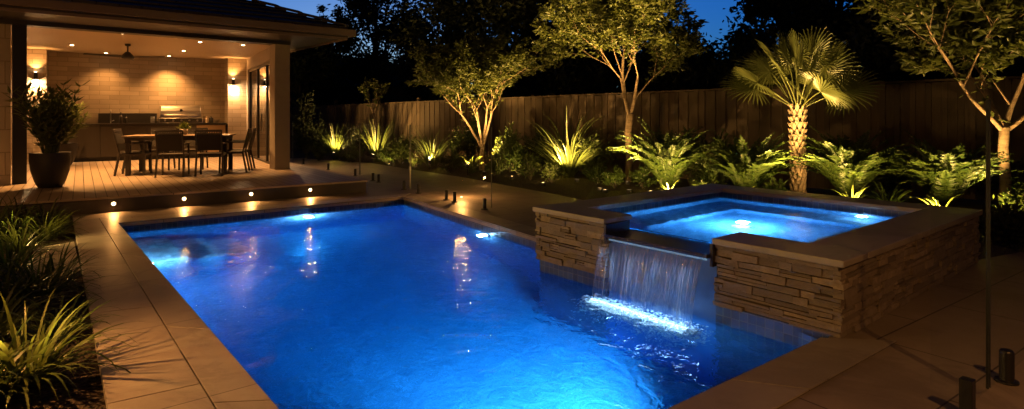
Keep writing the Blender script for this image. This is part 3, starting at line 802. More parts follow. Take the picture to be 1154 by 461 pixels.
# ---------------------------------------------------------------- house
HE, HN = Vector((.75, .66, 0)).normalized(), Vector((-.66, .75, 0)).normalized()
CC = V2(-5.3, 13.77); LP = V2(-8.76, 10.73); CEIL = 3.12
BLc, BRc = V2(-12.13, 15.8), V2(-8.25, 18.4); WD = (BRc-BLc).normalized(); WN = Vector((-WD.y, WD.x, 0))
house = thing('house', 'single storey house with dark tiled roof and lit open alfresco room', 'house', (CC.x, CC.y, 0))
hp = lambda m, n, mat, **k: m.build(n, M[mat], house, world=True, **k)
m = MB(); m.prism([BLc-WD*.6, BRc+WD*.05, BRc+WD*.05+WN*.2, BLc-WD*.6+WN*.2], DZ-.01, CEIL); hp(m, 'wall', 'wall_block')
m = MB(); m.prism([BLc-WD*2.2-WN*.65, BLc-WN*.65, BLc, BLc-WD*2.2], DZ-.008, CEIL-.002); hp(m, 'wall', 'wall_block')
m = MB(); m.prism([BLc+WD*4.20-WN*.62, BRc-WN*.62+WD*.04, BRc+WD*.04, BLc+WD*4.2], DZ-.008, CEIL-.002); hp(m, 'wall', 'wall_block')
wl0 = LP+HN*.16-HE*.3
m = MB(); m.prism([wl0-HE*.2, wl0, BLc-WD*1.15-WN*.6, BLc-WD*1.4-WN*.6], DZ-.006, CEIL-.004); hp(m, 'wall', 'render')
# right-hand wall with sliding door
SW0, SW1 = CC+HN*.10, BRc-WN*.62+WD*.04; sd = (SW1-SW0); slen = sd.length; sd.normalize(); sn = Vector((-sd.y, sd.x, 0)); sn = sn if sn.dot(BLc-CC) > 0 else -sn
DH = 2.80
m = MB(); th = .14
def sw(a, b_, z0, z1, off=0.0, t_=th): m.prism([SW0+sd*a+sn*off, SW0+sd*b_+sn*off, SW0+sd*b_-sn*(t_-off), SW0+sd*a-sn*(t_-off)], z0, z1)
sw(.0, slen, DH, CEIL-.003); sw(0, .30, DZ-.006, DH); sw(slen-.22, slen, DZ-.006, DH); hp(m, 'wall', 'render')
door = MB(); d0, d1 = .32, slen-.24
m = MB()
for a in (d0, d0+(d1-d0)*.33, d0+(d1-d0)*.66, d1-.07): sw(a, a+.07, DZ+.005, DH-.08, -.03, .09)
sw(d0, d1, DH-.08, DH-.004, -.03, .09); sw(d0, d1, DZ+.0, DZ+.05, -.032, .086)
dfr = hp(m, 'sliding_door', 'black', bevel=.003)
m = MB(); sw(d0+.02, d1-.02, DZ+.05, DH-.08, -.06, .075)
def dark_glass():
    t = NT('dark_door_glass'); t.col((.006, .007, .008)); t.set(t.p, Roughness=.03); t.p.inputs['Specular IOR Level'].default_value = .7; return t.m
gl = m.build('pane', dark_glass(), None); gl.parent = dfr
for v in gl.data.vertices: v.co = v.co-Vector(house.location)
m = MB(); a = d0+(d1-d0)*.66-.06; c0 = SW0+sd*a+sn*.02
m.bar(c0+Vector((0, 0, 1.0)), c0+Vector((0, 0, 1.5)), .025, .025); hd = m.build('handle', M['steel'], None); hd.parent = dfr
for v in hd.data.vertices: v.co = v.co-Vector(house.location)
# column, left post and left pier
m = MB(); m.box(CC+Vector((0, 0, (DZ+CEIL)/2-.003)), (.34, .34, CEIL-DZ-.006), HE); hp(m, 'column', 'render', bevel=.008)
m = MB(); m.box(LP+Vector((0, 0, (CEIL)/2)), (.20, .20, CEIL), HE); hp(m, 'post', 'black', bevel=.005)
pr0 = LP-HE*.12
m = MB(); m.prism([pr0-HE*3.5-HN*.04, pr0-HN*.04, pr0+HN*.24, pr0-HE*3.5+HN*.24], -.03, CEIL-.006); hp(m, 'pier', 'pier_block')
# front beam, ceiling, eaves
m = MB(); m.prism([LP-HE*4-HN*.16, CC+HE*.17-HN*.18, CC+HE*.17-HN*.172+HN*.0, LP-HE*4-HN*.15], CEIL-.05, CEIL+.02) if False else None
m = MB()
m.prism([LP-HE*4-HN*.13, CC+HE*.18-HN*.18, CC+HE*.18+HN*.16, LP-HE*4+HN*.13], CEIL-.07, CEIL+.16); hp(m, 'beam', 'dark_frame', bevel=.005)
m = MB(); m.prism([LP-HE*4+HN*.131, CC+HE*.18+HN*.161, SW1+sd*.1-sn*.1, BRc+WN*.1, BLc-WD*2.3+WN*.1], CEIL, CEIL+.06); hp(m, 'ceiling', 'ceiling')
K = V2(-3.55, 13.05); HK = (K-V2(-7.93, 9.35)).normalized(); KN = Vector((-HK.y, HK.x, 0))
EZ = 3.13
m = MB(); m.prism([K-HK*12, K, K+KN*9, K+KN*9-HK*1.5, CC+HE*.18+HN*.17, CC+HE*.18-HN*.181, LP-HE*4-HN*.131, K-HK*12+KN*1.2], EZ, EZ+.03); hp(m, 'eave', 'dark_frame')
roof_m = MB(); pitch = math.tan(R(22)); zr = EZ+.20
rows = 16; wmax = 5.2; step = wmax/rows
def roofplane(o, ex, inn, length):
    for j in range(rows):
        w0, w1 = j*step, (j+1)*step+.03
        lift = .035
        a = o+ex*w0+inn*w0; b_ = o+ex*length+inn*w0; c = o+ex*length+inn*w1; d = o+ex*w1+inn*w1
        z0, z1 = zr+w0*pitch+lift, zr+w1*pitch
        n0 = [Vector((a.x, a.y, z0)), Vector((b_.x, b_.y, z0)), Vector((c.x, c.y, z1)), Vector((d.x, d.y, z1))]
        n1 = [Vector((a.x, a.y, z0-lift-.01)), Vector((b_.x, b_.y, z0-lift-.01))]
        roof_m.quad(*n0); roof_m.quad(n1[0], n1[1], n0[1], n0[0])
roofplane(K-HK*.0, -HK, KN, 13); roofplane(K, KN, -HK, 11)
rf = hp(roof_m, 'roof', 'roof')
m = MB()
for j in range(14):            # hip cap tiles
    w0, w1 = j*.37, (j+1)*.37+.03
    p = K+(KN-HK)*w0; q = K+(KN-HK)*w1
    m.bar((p.x, p.y, zr+w0*pitch+.06), (q.x, q.y, zr+w1*pitch+.035), .20, .05)
hc = m.build('hip_cap', M['roof'], None, bevel=.02); hc.parent = rf
for v in hc.data.vertices: v.co = v.co-Vector(house.location)
m = MB()
def gut(a, b_, nrm):
    m.prism([a, b_, b_+nrm*.13, a+nrm*.13], EZ+.03, EZ+.05); m.prism([a+nrm*.115, b_+nrm*.115, b_+nrm*.13, a+nrm*.13], EZ+.05, EZ+.16)
    m.prism([a-nrm*.02, b_-nrm*.02, b_-nrm*.001, a-nrm*.001], EZ-.05, EZ+.19)
gut(K-HK*12, K+HK*.0, -KN); gut(K+KN*.002, K+KN*9, HK); m.prism([K, K-KN*.13, K-KN*.13+HK*.13, K+HK*.13], EZ+.03, EZ+.16)
hp(m, 'gutter', 'gutter')
# unseen rest of the house behind the alfresco, closed off
m = MB(); m.prism([CC+HE*.1+HN*.4, CC+HE*.12+HN*.4, V2(-8.0, 20.5), V2(-8.2, 20.4)], -.03, EZ); hp(m, 'wall', 'render')

# downlights
def on_plane(u, v, o, d):
    k = (u-UC)/FPX; tt = (k*o.y-o.x)/(d.x-k*d.y); p = o+d*tt; return Vector((p.x, p.y, EYE-(v-HZ)/FPX*p.y))
dl_px = [(87, 33, 'front left ceiling downlight, nearest the dark post', 1.8), (138.5, 37.5, 'front ceiling downlight just left of the fan', 1), (81, 50.5, 'left ceiling downlight above the potted plant', 1),
         (119.5, 61.5, 'rear ceiling downlight washing the back wall left of the fan', .28), (190.5, 65.5, 'rear ceiling downlight washing the wall above the barbecue', .75), (207, 57, 'ceiling downlight in the middle of the diagonal row right of the fan', 1),
         (225.5, 47, 'ceiling downlight nearest the front beam on the right side', 1), (274, 50.5, 'ceiling downlight nearest the sliding door', 1)]
for u, v, lb, f in dl_px:
    p = at(u, v, CEIL) if v < 60 else on_plane(u, v, BLc-WN*.46, WD)
    t = thing('downlight', lb, 'downlight', (p.x, p.y, CEIL), 0, 'recessed downlights in the alfresco ceiling')
    m = MB(); m.lathe((0, 0, 0), [(.055, 0.001), (.055, -.006), (.04, -.010)], 18); m.build('trim', M['render'], t)
    m = MB(); m.lathe((0, 0, 0), [(.038, -.004), (.034, -.014)], 16); m.build('lens', M['warm_glow'], t)
    lamp('downlight_lamp', 'SPOT', (0, 0, -.03), 21*f, WARM, t, .03, aim=(0, 0, -1), spot=(96 if v < 60 else 112), blend=(.75 if v < 60 else 1.0))
# wall sconces
def sconce(p, nrm, lb):
    t = thing('wall_sconce', lb, 'wall light', p, 0, 'up and down wall lights')
    nrm = Vector(nrm); m = MB(); m.lathe(nrm*.075, [(.042, -.10), (.042, .10)], 18); m.build('shade', M['black'], t, bevel=.003)
    m = MB(); m.bar((0, 0, 0), nrm*.06, .04, .06); m.build('bracket', M['black'], t)
    m = MB(); m.lathe(nrm*.075, [(.034, -.1015), (.030, -.108)], 14); m.build('lens', M['sconce_glow'], t); m = MB(); m.lathe(nrm*.075, [(.030, .102), (.026, .107)], 14); m.build('lens', M['warm_glow'], t)
    lamp('sconce_lamp', 'SPOT', nrm*.085+Vector((0, 0, -.125)), 14, WARM, t, .025, aim=Vector((0, 0, -1)), spot=120, blend=.8)
    lamp('sconce_lamp', 'SPOT', nrm*.085+Vector((0, 0, .125)), 5, WARM, t, .025, aim=Vector((0, 0, 1)), spot=110, blend=.8)
sconce(on_plane(40.5, 86, BLc-WN*.652, WD), -WN, 'black cylinder wall light on the left wall behind the potted plant')
sconce(Vector((-6.14+.012, 15.82+.006, 2.25)), Vector((.93, .37, 0)).normalized(), 'black cylinder wall light on the outer house side just past the column')
sconce(on_plane(262.5, 93, BLc-WN*.622, WD), -WN, 'black cylinder wall light between the kitchen and the sliding door')
# ceiling fan
p = at(144, 49.5, CEIL); fan = thing('ceiling_fan', 'dark three-blade ceiling fan hanging on a short rod', 'ceiling fan', tuple(p))
m = MB(); m.lathe((0, 0, 0), [(.06, 0), (.06, -.05), (.016, -.06), (.016, -.20)], 16); m.build('rod', M['dark_frame'], fan)
m = MB(); m.lathe((0, 0, 0), [(.045, -.19), (.10, -.25), (.135, -.31), (.12, -.345), (.06, -.36)], 20); m.build('motor', M['dark_frame'], fan, smooth=True)
for k in range(3):
    a = R(-4+120*k); d = Vector((math.cos(a), math.sin(a), 0)); s_ = Vector((-d.y, d.x, 0)); m = MB()
    for i in range(5):
        w0, w1 = .11-.012*i, .11-.012*(i+1); r0, r1 = .10+.16*i, .10+.16*(i+1); z = -.31
        m.hexa([d*r0-s_*w0/2+Vector((0, 0, z-.012)), d*r1-s_*w1/2+Vector((0, 0, z-.012)), d*r1+s_*w1/2+Vector((0, 0, z+.006)), d*r0+s_*w0/2+Vector((0, 0, z+.006)),
                d*r0-s_*w0/2+Vector((0, 0, z)), d*r1-s_*w1/2+Vector((0, 0, z)), d*r1+s_*w1/2+Vector((0, 0, z+.018)), d*r0+s_*w0/2+Vector((0, 0, z+.018))])
    m.build('blade', M['dark_frame'], fan)

# ---------------------------------------------------------------- outdoor kitchen
KZ = DZ+1.0
ko = BLc+WD*.02-WN*.005; klen = 4.15
kit = thing('outdoor_kitchen', 'long dark cabinet run with stone benchtop along the alfresco back wall', 'kitchen bench', (ko.x, ko.y, DZ))
def kbox(m, a, b_, f0, f1, z0, z1): m.prism([ko+WD*a-WN*f1, ko+WD*b_-WN*f1, ko+WD*b_-WN*f0, ko+WD*a-WN*f0], z0, z1)
kp = lambda m, n, mat, **k: m.build(n, M[mat], kit, world=True, **k)
m = MB(); kbox(m, 0, klen, 0, .64, KZ-.045, KZ); kp(m, 'benchtop', 'stone_top', bevel=.004)
m = MB(); kbox(m, .02, klen-.04, .02, .585, DZ+.10, KZ-.047); kp(m, 'carcass', 'dark_frame')
m = MB(); kbox(m, .05, klen-.05, .05, .53, DZ+.002, DZ+.098); kp(m, 'kick_board', 'black')
xs = [.03, .58, 1.10, 1.62, 2.14, 2.66, 3.36, klen-.03]
for i in range(7):
    m = MB(); kbox(m, xs[i]+.006, xs[i+1]-.006, .587, .606, DZ+.11, KZ-.06)
    kp(m, 'cabinet_door', 'cab_lit' if i == 6 else 'cab_dark', bevel=.003)
m = MB(); kbox(m, 1.05, 2.42, .03, .10, KZ+.001, KZ+.27); kp(m, 'splashback', 'stone_top', bevel=.004)
def kpt(a, f, z): q = ko+WD*a-WN*f; return Vector((q.x, q.y, z))
m = MB(); q = kpt(1.33, .2, KZ); m.tube([q, q+Vector((0, 0, .30)), q+Vector((0, 0, .36))-WN*.05, q+Vector((0, 0, .36))-WN*.12, q+Vector((0, 0, .30))-WN*.15], .014, 8); m.tube([q+Vector((0, 0, .05)), q+Vector((0, 0, .08))+WD*.08], .010, 6)
kp(m, 'tap', 'steel', smooth=True)
def bottle(a, f, h, r, lb, mat, nm='bottle', prof=None):
    q = kpt(a, f, KZ); m = MB()
    m.lathe((0, 0, 0), prof or [(r, 0), (r, h*.6), (r*.4, h*.75), (r*.35, h)], 14)
    o = m.build(nm, M[mat], None, smooth=False); o.location = q; tag(o, lb, nm)
bottle(1.56, .30, .30, .04, 'tall slim bottle standing on the bench beside the kitchen tap', 'cab_dark')
bottle(1.68, .26, .24, .035, 'shorter bottle beside the tall slim bottle on the bench', 'dark_frame')
jar = [(.05, 0), (.055, .12), (.048, .15), (.05, .155), (.05, .18)]
bottle(2.30, .36, .18, .05, 'small jar on the bench just left of the barbecue', 'steel', 'jar', jar)
bottle(3.62, .34, .2, .05, 'jar with lid right of the barbecue on the bench', 'cab_lit', 'jar', jar)
bottle(3.78, .30, .16, .05, 'round dark canister at the right end of the bench', 'dark_frame', 'canister', [(.055, 0), (.06, .08), (.055, .14), (.02, .16), (.02, .18)])
bottle(3.92, .36, .16, .05, 'small pale bowl at the far right end of the bench', 'coping', 'bowl', [(.03, 0), (.07, .05), (.085, .09), (.08, .09)])
# barbecue
bq = kpt(2.98, .34, KZ+.001); bbq = thing('barbecue', 'stainless steel gas barbecue with closed rounded hood on the bench', 'barbecue', tuple(bq), math.atan2(WD.y, WD.x))
m = MB(); m.box((0, 0, .07), (1.08, .56, .14)); m.build('burner_box', M['steel'], bbq, bevel=.008)
m = MB(); n = 12; hw = .50; pr = []
for i in range(n+1):
    a = math.pi*i/n*.62; pr.append((-.27+.26*(1-math.cos(a))*1.0, .15+.34*math.sin(min(a, math.pi/2))*1.0))
pr = [(-.27, .15), (-.265, .24), (-.235, .34), (-.18, .42), (-.10, .475), (0, .495), (.12, .49), (.24, .46), (.26, .15)]
for sx in (-hw, hw): m.v += [Vector((sx, y, z)) for y, z in pr]
k = len(pr)
for i in range(k-1): m.f.append((i+1, i, k+i, k+i+1))
m.f.append((0, k-1, 2*k-1, k)); m.f.append(tuple(range(k))); m.f.append(tuple(reversed(range(k, 2*k))))
m.build('hood', M['steel'], bbq, bevel=.01)
m = MB(); m.tube([(-.40, -.315, .22), (.40, -.315, .22)], .014, 8); m.bar((-.36, -.26, .22), (-.36, -.315, .22), .02, .02); m.bar((.36, -.26, .22), (.36, -.315, .22), .02, .02); m.build('handle', M['steel'], bbq)
m = MB(); m.box((0, -.286, .07), (1.04, .012, .11)); m.build('control_panel', M['dark_frame'], bbq)
for i in range(5):
    m = MB(); m.tube([(-.4+.2*i, -.292, .07), (-.4+.2*i, -.325, .07)], .026, 12); m.build('knob', M['steel'], bbq)
m = MB(); m.tube([(0, -.262, .385), (0, -.272, .385)] if False else [(0, -.245, .36), (0, -.262, .355)], .035, 14); m.build('gauge', M['dark_frame'], bbq)

# ---------------------------------------------------------------- dining set
TA = R(17); TC = Vector((-7.03, 12.86, DZ+.001))
tl = lambda x, y: (TC.x+x*math.cos(TA)-y*math.sin(TA), TC.y+x*math.sin(TA)+y*math.cos(TA), TC.z)
tb = thing('dining_table', 'long outdoor dining table with timber slat top and dark legs', 'table', tuple(TC), TA)
m = MB()
for i in range(7): m.box((0, -.48+.16*i, .785), (1.95, .154, .03))
m.build('tabletop', M['table'], tb, bevel=.003)
m = MB()
for y in (-.47, .47): m.box((0, y, .735), (1.78, .04, .07))
for x in (-.89, .89): m.box((x, 0, .735), (.04, .9, .07))
m.build('apron', M['chair'], tb)
for sx in (-.88, .88):
    for sy in (-.46, .46):
        m = MB(); m.box((sx, sy, .384), (.085, .085, .768)); m.build('leg', M['chair'], tb, bevel=.004)
ch = thing('dining_chair', 'dark outdoor armchair, left one of the two with backs to the pool', 'chair', (0, 0, 0), 0, 'chairs around the dining table')
m = MB(); m.box((0, 0, .45), (.50, .48, .03)); m.build('seat', M['sling'], ch, bevel=.006)
m = MB(); m.box((0, 0, .425), (.54, .05, .04)); m.box((-.26, 0, .435), (.035, .52, .04)); m.box((.26, 0, .435), (.035, .52, .04)); m.box((0, .245, .435), (.50, .03, .04)); m.build('seat_frame', M['chair'], ch)
m = MB(); m.bar((0, -.262, .53), (0, -.345, .86), .48, .016, (0, 1, .25)); bk = m.build('backrest', M['sling'], ch)
m = MB(); m.tube([(-.26, -.24, .43), (-.26, -.30, .66), (-.26, -.375, .95)], .018, 8); m.tube([(.26, -.24, .43), (.26, -.30, .66), (.26, -.375, .95)], .018, 8)
m.bar((-.26, -.372, .935), (.26, -.372, .935), .03, .045)
for i in range(14): m.bar((-.225+.0346*i, -.355, .885), (-.225+.0346*i, -.368, .925), .016, .014)
m.bar((-.25, -.352, .875), (.25, -.352, .875), .025, .025); m.build('back_frame', M['chair'], ch)
for sx in (-.26, .26):
    m = MB(); m.bar((sx, -.245, .44), (sx*1.04, -.335, 0), .036, .04, (0, 1, 0)); m.build('leg', M['chair'], ch)
    m = MB(); m.bar((sx, .235, .66), (sx*1.02, .25, 0), .036, .04, (0, 1, 0)); m.build('leg', M['chair'], ch)
    m = MB(); m.bar((sx, -.305, .665), (sx, .27, .66), .05, .025); m.build('armrest', M['chair'], ch)
cg = 'chairs around the dining table'
spots = [(.0, -.78, 0, None), (.70, -.78, 0, 'dark outdoor armchair, right one of the two with backs to the pool'),
         (-.62, .80, 180, 'dark armchair on the kitchen side of the table, left of the table plant'), (.06, .80, 180, 'dark armchair on the kitchen side of the table, right of the table plant'),
         (-.80, -.27, -90, 'front armchair at the left end of the table, seen side-on'), (-.98, .36, -90, 'rear armchair at the left end of the table, partly behind the front one'),
         (1.02, -.20, 90, 'front armchair at the right end of the table nearest the column'), (1.06, .40, 90, 'rear armchair at the right end of the table near the sliding door')]
for i, (x, y, rz, lb) in enumerate(spots):
    loc = tl(x, y)
    if i == 0: ch.location = loc; ch.rotation_euler = (0, 0, TA); ch.scale = (.9, .9, .97)
    else: dup(ch, loc, TA+R(rz), lb, cg, (.9, .9, .97))
# ================================================================== garden
random.seed(11)
U = random.uniform
FA, FB = V2(8.4, 10.0), V2(-5.7, 22.0); fd = (FB-FA).normalized(); fn = Vector((fd.y, -fd.x, 0)); fn = fn if fn.dot(-FA) > 0 else -fn
fence = thing('timber_fence', 'tall dark stained timber paling fence behind the lit garden bed', 'fence', (FA.x, FA.y, 0))
x = -6.5; L = (FB-FA).length+5.0; k = 0
while x < L:
    m = MB(); x1 = min(x+2.4, L); y = x
    while y < x1-.02:
        h = 2.06-.013*max(y, 0)+U(-.008, .008); wd = .138; up = k % 2
        p = FA+fd*(y+wd/2)+fn*(.018*up)+Vector((0, 0, h/2))
        m.box(p, (wd if not up else .09, .018, h), fd, fn)
        y += (wd+.098)/2; k += 1
    m.build('paling_panel', M['fence'], fence, world=True)
    m = MB(); m.box(FA+fd*x+Vector((0, 0, 1.02))-fn*.07, (.1, .1, 2.0), fd, fn); m.build('post', M['fence'], fence, world=True)
    hA = 2.07-.013*max(x, 0); hB = 2.07-.013*max(x1, 0)
    m = MB(); m.bar(FA+fd*x+Vector((0, 0, hA+.018)), FA+fd*(x1-.004)+Vector((0, 0, hB+.018)), .09, .035); m.build('capping', M['fence'], fence, world=True)
    x += 2.4

# ---------------------------------------------------------------- plant builders
def clump_mesh(n, L0, L1, W, el0, el1, dr0, dr1, r=.05, k=6, seed=1, azc=None):
    rnd = random.Random(seed); m = MB()
    for i in range(n):
        az = rnd.uniform(0, 2*math.pi); rr = r*math.sqrt(rnd.random())
        t = rnd.random()**.8
        m.blade((rr*math.cos(az), rr*math.sin(az), 0), az+rnd.gauss(0, .25), R(el1-(el1-el0)*t), rnd.uniform(L0, L1), W*rnd.uniform(.6, 1.15), R(rnd.uniform(dr0, dr1)), k, rnd.gauss(0, .5))
    return m
def frond_pts(p, az, el, L, droop, k=12):
    pts = [Vector(p)]; e = el
    for i in range(k):
        d = Vector((math.cos(az)*math.cos(e), math.sin(az)*math.cos(e), math.sin(e))); pts.append(pts[-1]+d*L/k); e -= droop/k*(.3+1.4*i/k); az += random.gauss(0, .015)
    return pts
def fern_mesh(n, L0, L1, el0, el1, dr0, dr1, ll, lw, seed=1, k=14, stems=None):
    random.seed(seed); m = MB(); st = MB()
    for i in range(n):
        az = U(0, 2*math.pi); t = random.random()
        L = U(L0, L1); pts = frond_pts((.05*math.cos(az), .05*math.sin(az), 0), az, R(el1-(el1-el0)*t), L, R(U(dr0, dr1)), k)
        st.tube(pts, [.006*(1-.75*j/k) for j in range(k+1)], 4, cap=False)
        for j in range(2, k+1):
            d = (pts[j]-pts[j-1]).normalized(); sd = d.cross(Vector((0, 0, 1)))
            if sd.length < .05: sd = Vector((-math.sin(az), math.cos(az), 0))
            sd.normalize(); up = sd.cross(d); tt = j/k; s_ = math.sin(math.pi*min(1, .18+.86*tt))**.6
            for q in (-1, 1):
                for h in (0, .5):
                    m.leaf(pts[j]-d*h*L/k, d*U(.45, .8)+sd*q+up*U(-.25, .3), ll*s_*U(.75, 1.15), lw*U(.8, 1.1), up+sd*U(-.3, .3))
    return m, st
def twig_tree(seed, base_len, r0, levels, spread, leafn, ll, lw, up=.25, first=None, kids=(2, 3), shrink=.74, maxz=None):
    random.seed(seed); tr = MB(); lf = MB()
    def grow(p, d, L, r, lv):
        k = 5; pts = [p]; rad = [r]
        for i in range(k):
            d = (d+Vector((random.gauss(0, .06), random.gauss(0, .06), random.gauss(0, .04)+up*.07))).normalized()
            pts.append(pts[-1]+d*L/k); rad.append(r*(1-.42*(i+1)/k))
        tr.tube(pts, rad, 8 if lv < 2 else (5 if lv < 4 else 3), cap=False)
        if lv >= levels-3:
            for i in range(leafn if lv == levels else (leafn//2+1 if lv > levels-3 else leafn//3)):
                t = U(.15, 1.05); q = pts[0].lerp(pts[-1], min(t, 1))+Vector((random.gauss(0, .03), random.gauss(0, .03), random.gauss(0, .03)))
                ld = d*U(.1, .8)+Vector((random.gauss(0, .7), random.gauss(0, .7), random.gauss(-.15, .5)))
                lf.leaf(q, ld, ll*U(.6, 1.25), lw*U(.7, 1.2))
        if lv < levels:
            n = random.randint(*kids); a0 = U(0, 6.28)
            for c in range(n):
                a = a0+2*math.pi*c/n+random.gauss(0, .35); o = d.orthogonal().normalized(); b_ = d.cross(o)
                sp_ = R(random.gauss(spread, 6)); nd = d*math.cos(sp_)+(o*math.cos(a)+b_*math.sin(a))*math.sin(sp_)
                nd = (nd+Vector((0, 0, up*.22))).normalized()
                st = pts[-1] if c < 2 or lv == 0 else pts[random.choice((2, 3, 4))]
                grow(st, nd, L*shrink*U(.8, 1.15), rad[-1]*(.80 if n == 2 else .72), lv+1)
    if first: first(grow, tr, lf)
    else: grow(Vector((0, 0, -.03)), Vector((random.gauss(0, .03), random.gauss(0, .03), 1)).normalized(), base_len, r0, 0)
    return tr, lf
def bush_mesh(rx, rz, n, ll, lw, seed, bottom=.05):
    random.seed(seed); m = MB(); st = MB()
    for s_ in range(max(14, n//40)):
        az = U(0, 6.28); el = R(U(25, 88)); L = U(.55, 1.0); d = Vector((math.cos(az)*math.cos(el)*rx, math.sin(az)*math.cos(el)*rx, math.sin(el)*rz))
        e = d*L; pts = [Vector((0, 0, 0)), e*.5+Vector((0, 0, .08*rz)), e]
        st.tube(pts, [.012, .007, .003], 4, cap=False)
        for i in range(40):
            t = .25+.8*random.random()**.7; q = pts[1].lerp(pts[2], (t-.5)*2) if t > .5 else pts[0].lerp(pts[1], t*2)
            q = q+Vector((random.gauss(0, .07*rx), random.gauss(0, .07*rx), random.gauss(0, .07*rz)))
            q.z = max(q.z, .03)
            m.leaf(q, d.normalized()*U(.1, .9)+Vector((random.gauss(0, .6), random.gauss(0, .6), random.gauss(.1, .5))), ll*U(.6, 1.2), lw*U(.7, 1.2))
    return m, st
def plant(name, label, cat, loc, fol, fmat, stem=None, smat='bark_dark', group=None, rz=0.0, fname='foliage', sname='stem', smooth=False):
    t = thing(name, label, cat, tuple(loc), rz, group)
    fol.build(fname, M[fmat], t)
    if stem is not None and stem.f: stem.build(sname, M[smat], t, smooth=True)
    return t
def G(u, d, z=-.03): return Vector(((u-UC)/FPX*d, d, z))

# uplights and spike lights
def uplight(p, label, energy, aim, spot=75, group='in-ground garden uplights', col=AMBER):
    t = thing('garden_uplight', label, 'garden light', tuple(p), 0, group)
    m = MB(); m.lathe((0, 0, 0), [(.055, 0), (.055, .065), (.046, .065), (.044, .035)], 16); m.build('housing', M['black'], t)
    m = MB(); m.lathe((0, 0, 0), [(.040, .037), (.03, .043)], 14); m.build('lens', M['warm_glow'], t)
    lamp('uplight_lamp', 'SPOT', (0, 0, .085), energy, col, t, .03, aim=aim, spot=spot, blend=.7); return t
def spike(p, label, energy, aim, spot=95, group='spike lights along the garden bed', h=.26):
    t = thing('garden_spotlight', label, 'garden light', tuple(p), 0, group)
    m = MB(); m.tube([(0, 0, -.03), (0, 0, h-.1)], .018, 8); m.build('spike', M['black'], t)
    a = Vector(aim).normalized(); c = Vector((0, 0, h-.06)); m = MB(); m.tube([c-a*.05, c+a*.06], [.042, .05], 14); m.build('shade', M['black'], t)
    m = MB(); m.tube([c+a*.058, c+a*.064], [.042, .038], 12); m.build('lens', M['warm_glow'], t)
    lamp('spot_lamp', 'SPOT', c+a*.09, energy*.85, col_spike, t, .03, aim=a, spot=min(spot+35, 150), blend=.9); return t
col_spike = AMBER

# ---- large strap-leaved flax and grasses
p = G(641, 14.5); plant('flax_plant', 'tall fountain of strap leaves lit from below, left of the pale middle tree', 'plant', p, clump_mesh(170, 1.2, 2.25, .032, 48, 88, 60, 130, .13, 9, 21), 'leaf_flax')
spike(G(627, 14.1), 'spike light at the foot of the tall flax fountain', 26, (.35, .12, 1), 100)
uplight(G(650, 13.4), 'uplight in front of the tall flax fountain', 46, (-.1, .7, 1), 90)
p = G(487, 16.9); plant('flax_plant', 'medium spray of lit strap leaves left of the multi-stemmed tree', 'plant', p, clump_mesh(120, .9, 1.6, .03, 45, 88, 50, 120, .1, 8, 22), 'leaf_flax')
spike(G(484, 16.4), 'spike light under the medium strap-leaf spray', 26, (.1, .3, 1), 100)
p = G(378, 20.3); plant('flax_plant', 'upright spiky lit plant near the house end of the bed', 'plant', p, clump_mesh(80, .8, 1.45, .035, 55, 89, 20, 70, .1, 7, 23), 'leaf_flax')
spike(G(376, 19.7), 'spike light nearest the house end of the bed', 34, (.05, .3, 1), 100)
p = G(425, 19.4); plant('flax_plant', 'tall thin spiky lit plant under the small tree by the fence', 'plant', p, clump_mesh(80, .8, 1.65, .035, 60, 89, 15, 60, .1, 7, 24), 'leaf_flax')
spike(G(420, 18.8), 'spike light below the small tree by the fence', 36, (.12, .3, 1), 100)
p = G(531, 15.4); plant('strappy_plant', 'small low lit strap plant at the multi-stemmed tree foot', 'plant', p, clump_mesh(55, .35, .75, .035, 25, 85, 40, 120, .08, 6, 25), 'leaf_lime')
spike(G(527, 15.0), 'spike light in front of the multi-stemmed tree', 20, (.1, .35, 1), 100)

# ---- feature trees
def first2(grow, tr, lf):
    pts = [Vector((0, 0, -.03)), Vector((.01, 0, .5)), Vector((-.02, 0, 1.0)), Vector((.02, .01, 1.42))]
    tr.tube(pts, [.074, .066, .062, .058], 12, cap=False)
    grow(Vector((.01, .01, 1.38)), Vector((-.27, .05, .95)).normalized(), .82, .035, 1); grow(Vector((.02, .01, 1.40)), Vector((.28, -.1, .95)).normalized(), .84, .034, 1)
    grow(Vector((-.08, .02, 1.75)), Vector((.1, .35, .93)).normalized(), .9, .04, 1)
def ftree(label, p, first, seed, lv, spread, leafn, ll, lw, lmat='leaf_tree', kids=(2, 3), shrink=.76, rz=0, up=.25, sc=1):
    tr, lf = twig_tree(seed, 1, .1, lv, spread, leafn, ll, lw, up, first, kids, shrink)
    t = thing('tree', label, 'tree', tuple(p), rz); t.scale = sc if hasattr(sc, '__len__') else (sc,)*3
    tr.build('trunk', M['bark_pale'], t, smooth=True); lf.build('crown', M[lmat], t); return t
ftree('pale-trunked young tree with a wide lit vase crown, in the middle of the fence', G(709, 13.5), first2, 31, 6, 26, 22, .115, .052, kids=(3, 3), shrink=.80, sc=(1.22, 1.2, 1.06))
uplight(G(709, 11.5), 'uplight at the foot of the pale middle tree', 200, (-.05, .34, 1), 62)
uplight(G(707, 12.95), 'small added fill uplight right against the pale middle tree trunk', 9, (.0, .12, 1), 70)  # extra lamp added to brighten the trunk below the main beam
uplight(G(676, 11.8), 'second uplight left of the pale middle tree trunk', 140, (.1, .26, 1), 62)
def first1(grow, tr, lf):
    tr.tube([(0, 0, -.03), (.0, 0, .35), (.02, 0, .62)], [.055, .048, .044], 10, cap=False)
    for dx, dy, L in ((-.30, .1, .9), (-.10, -.12, .95), (.10, .14, 1.0), (.28, -.05, .9)):
        grow(Vector((dx*.06, dy*.06, .58)), Vector((dx, dy, .92)).normalized(), L, .028, 1)
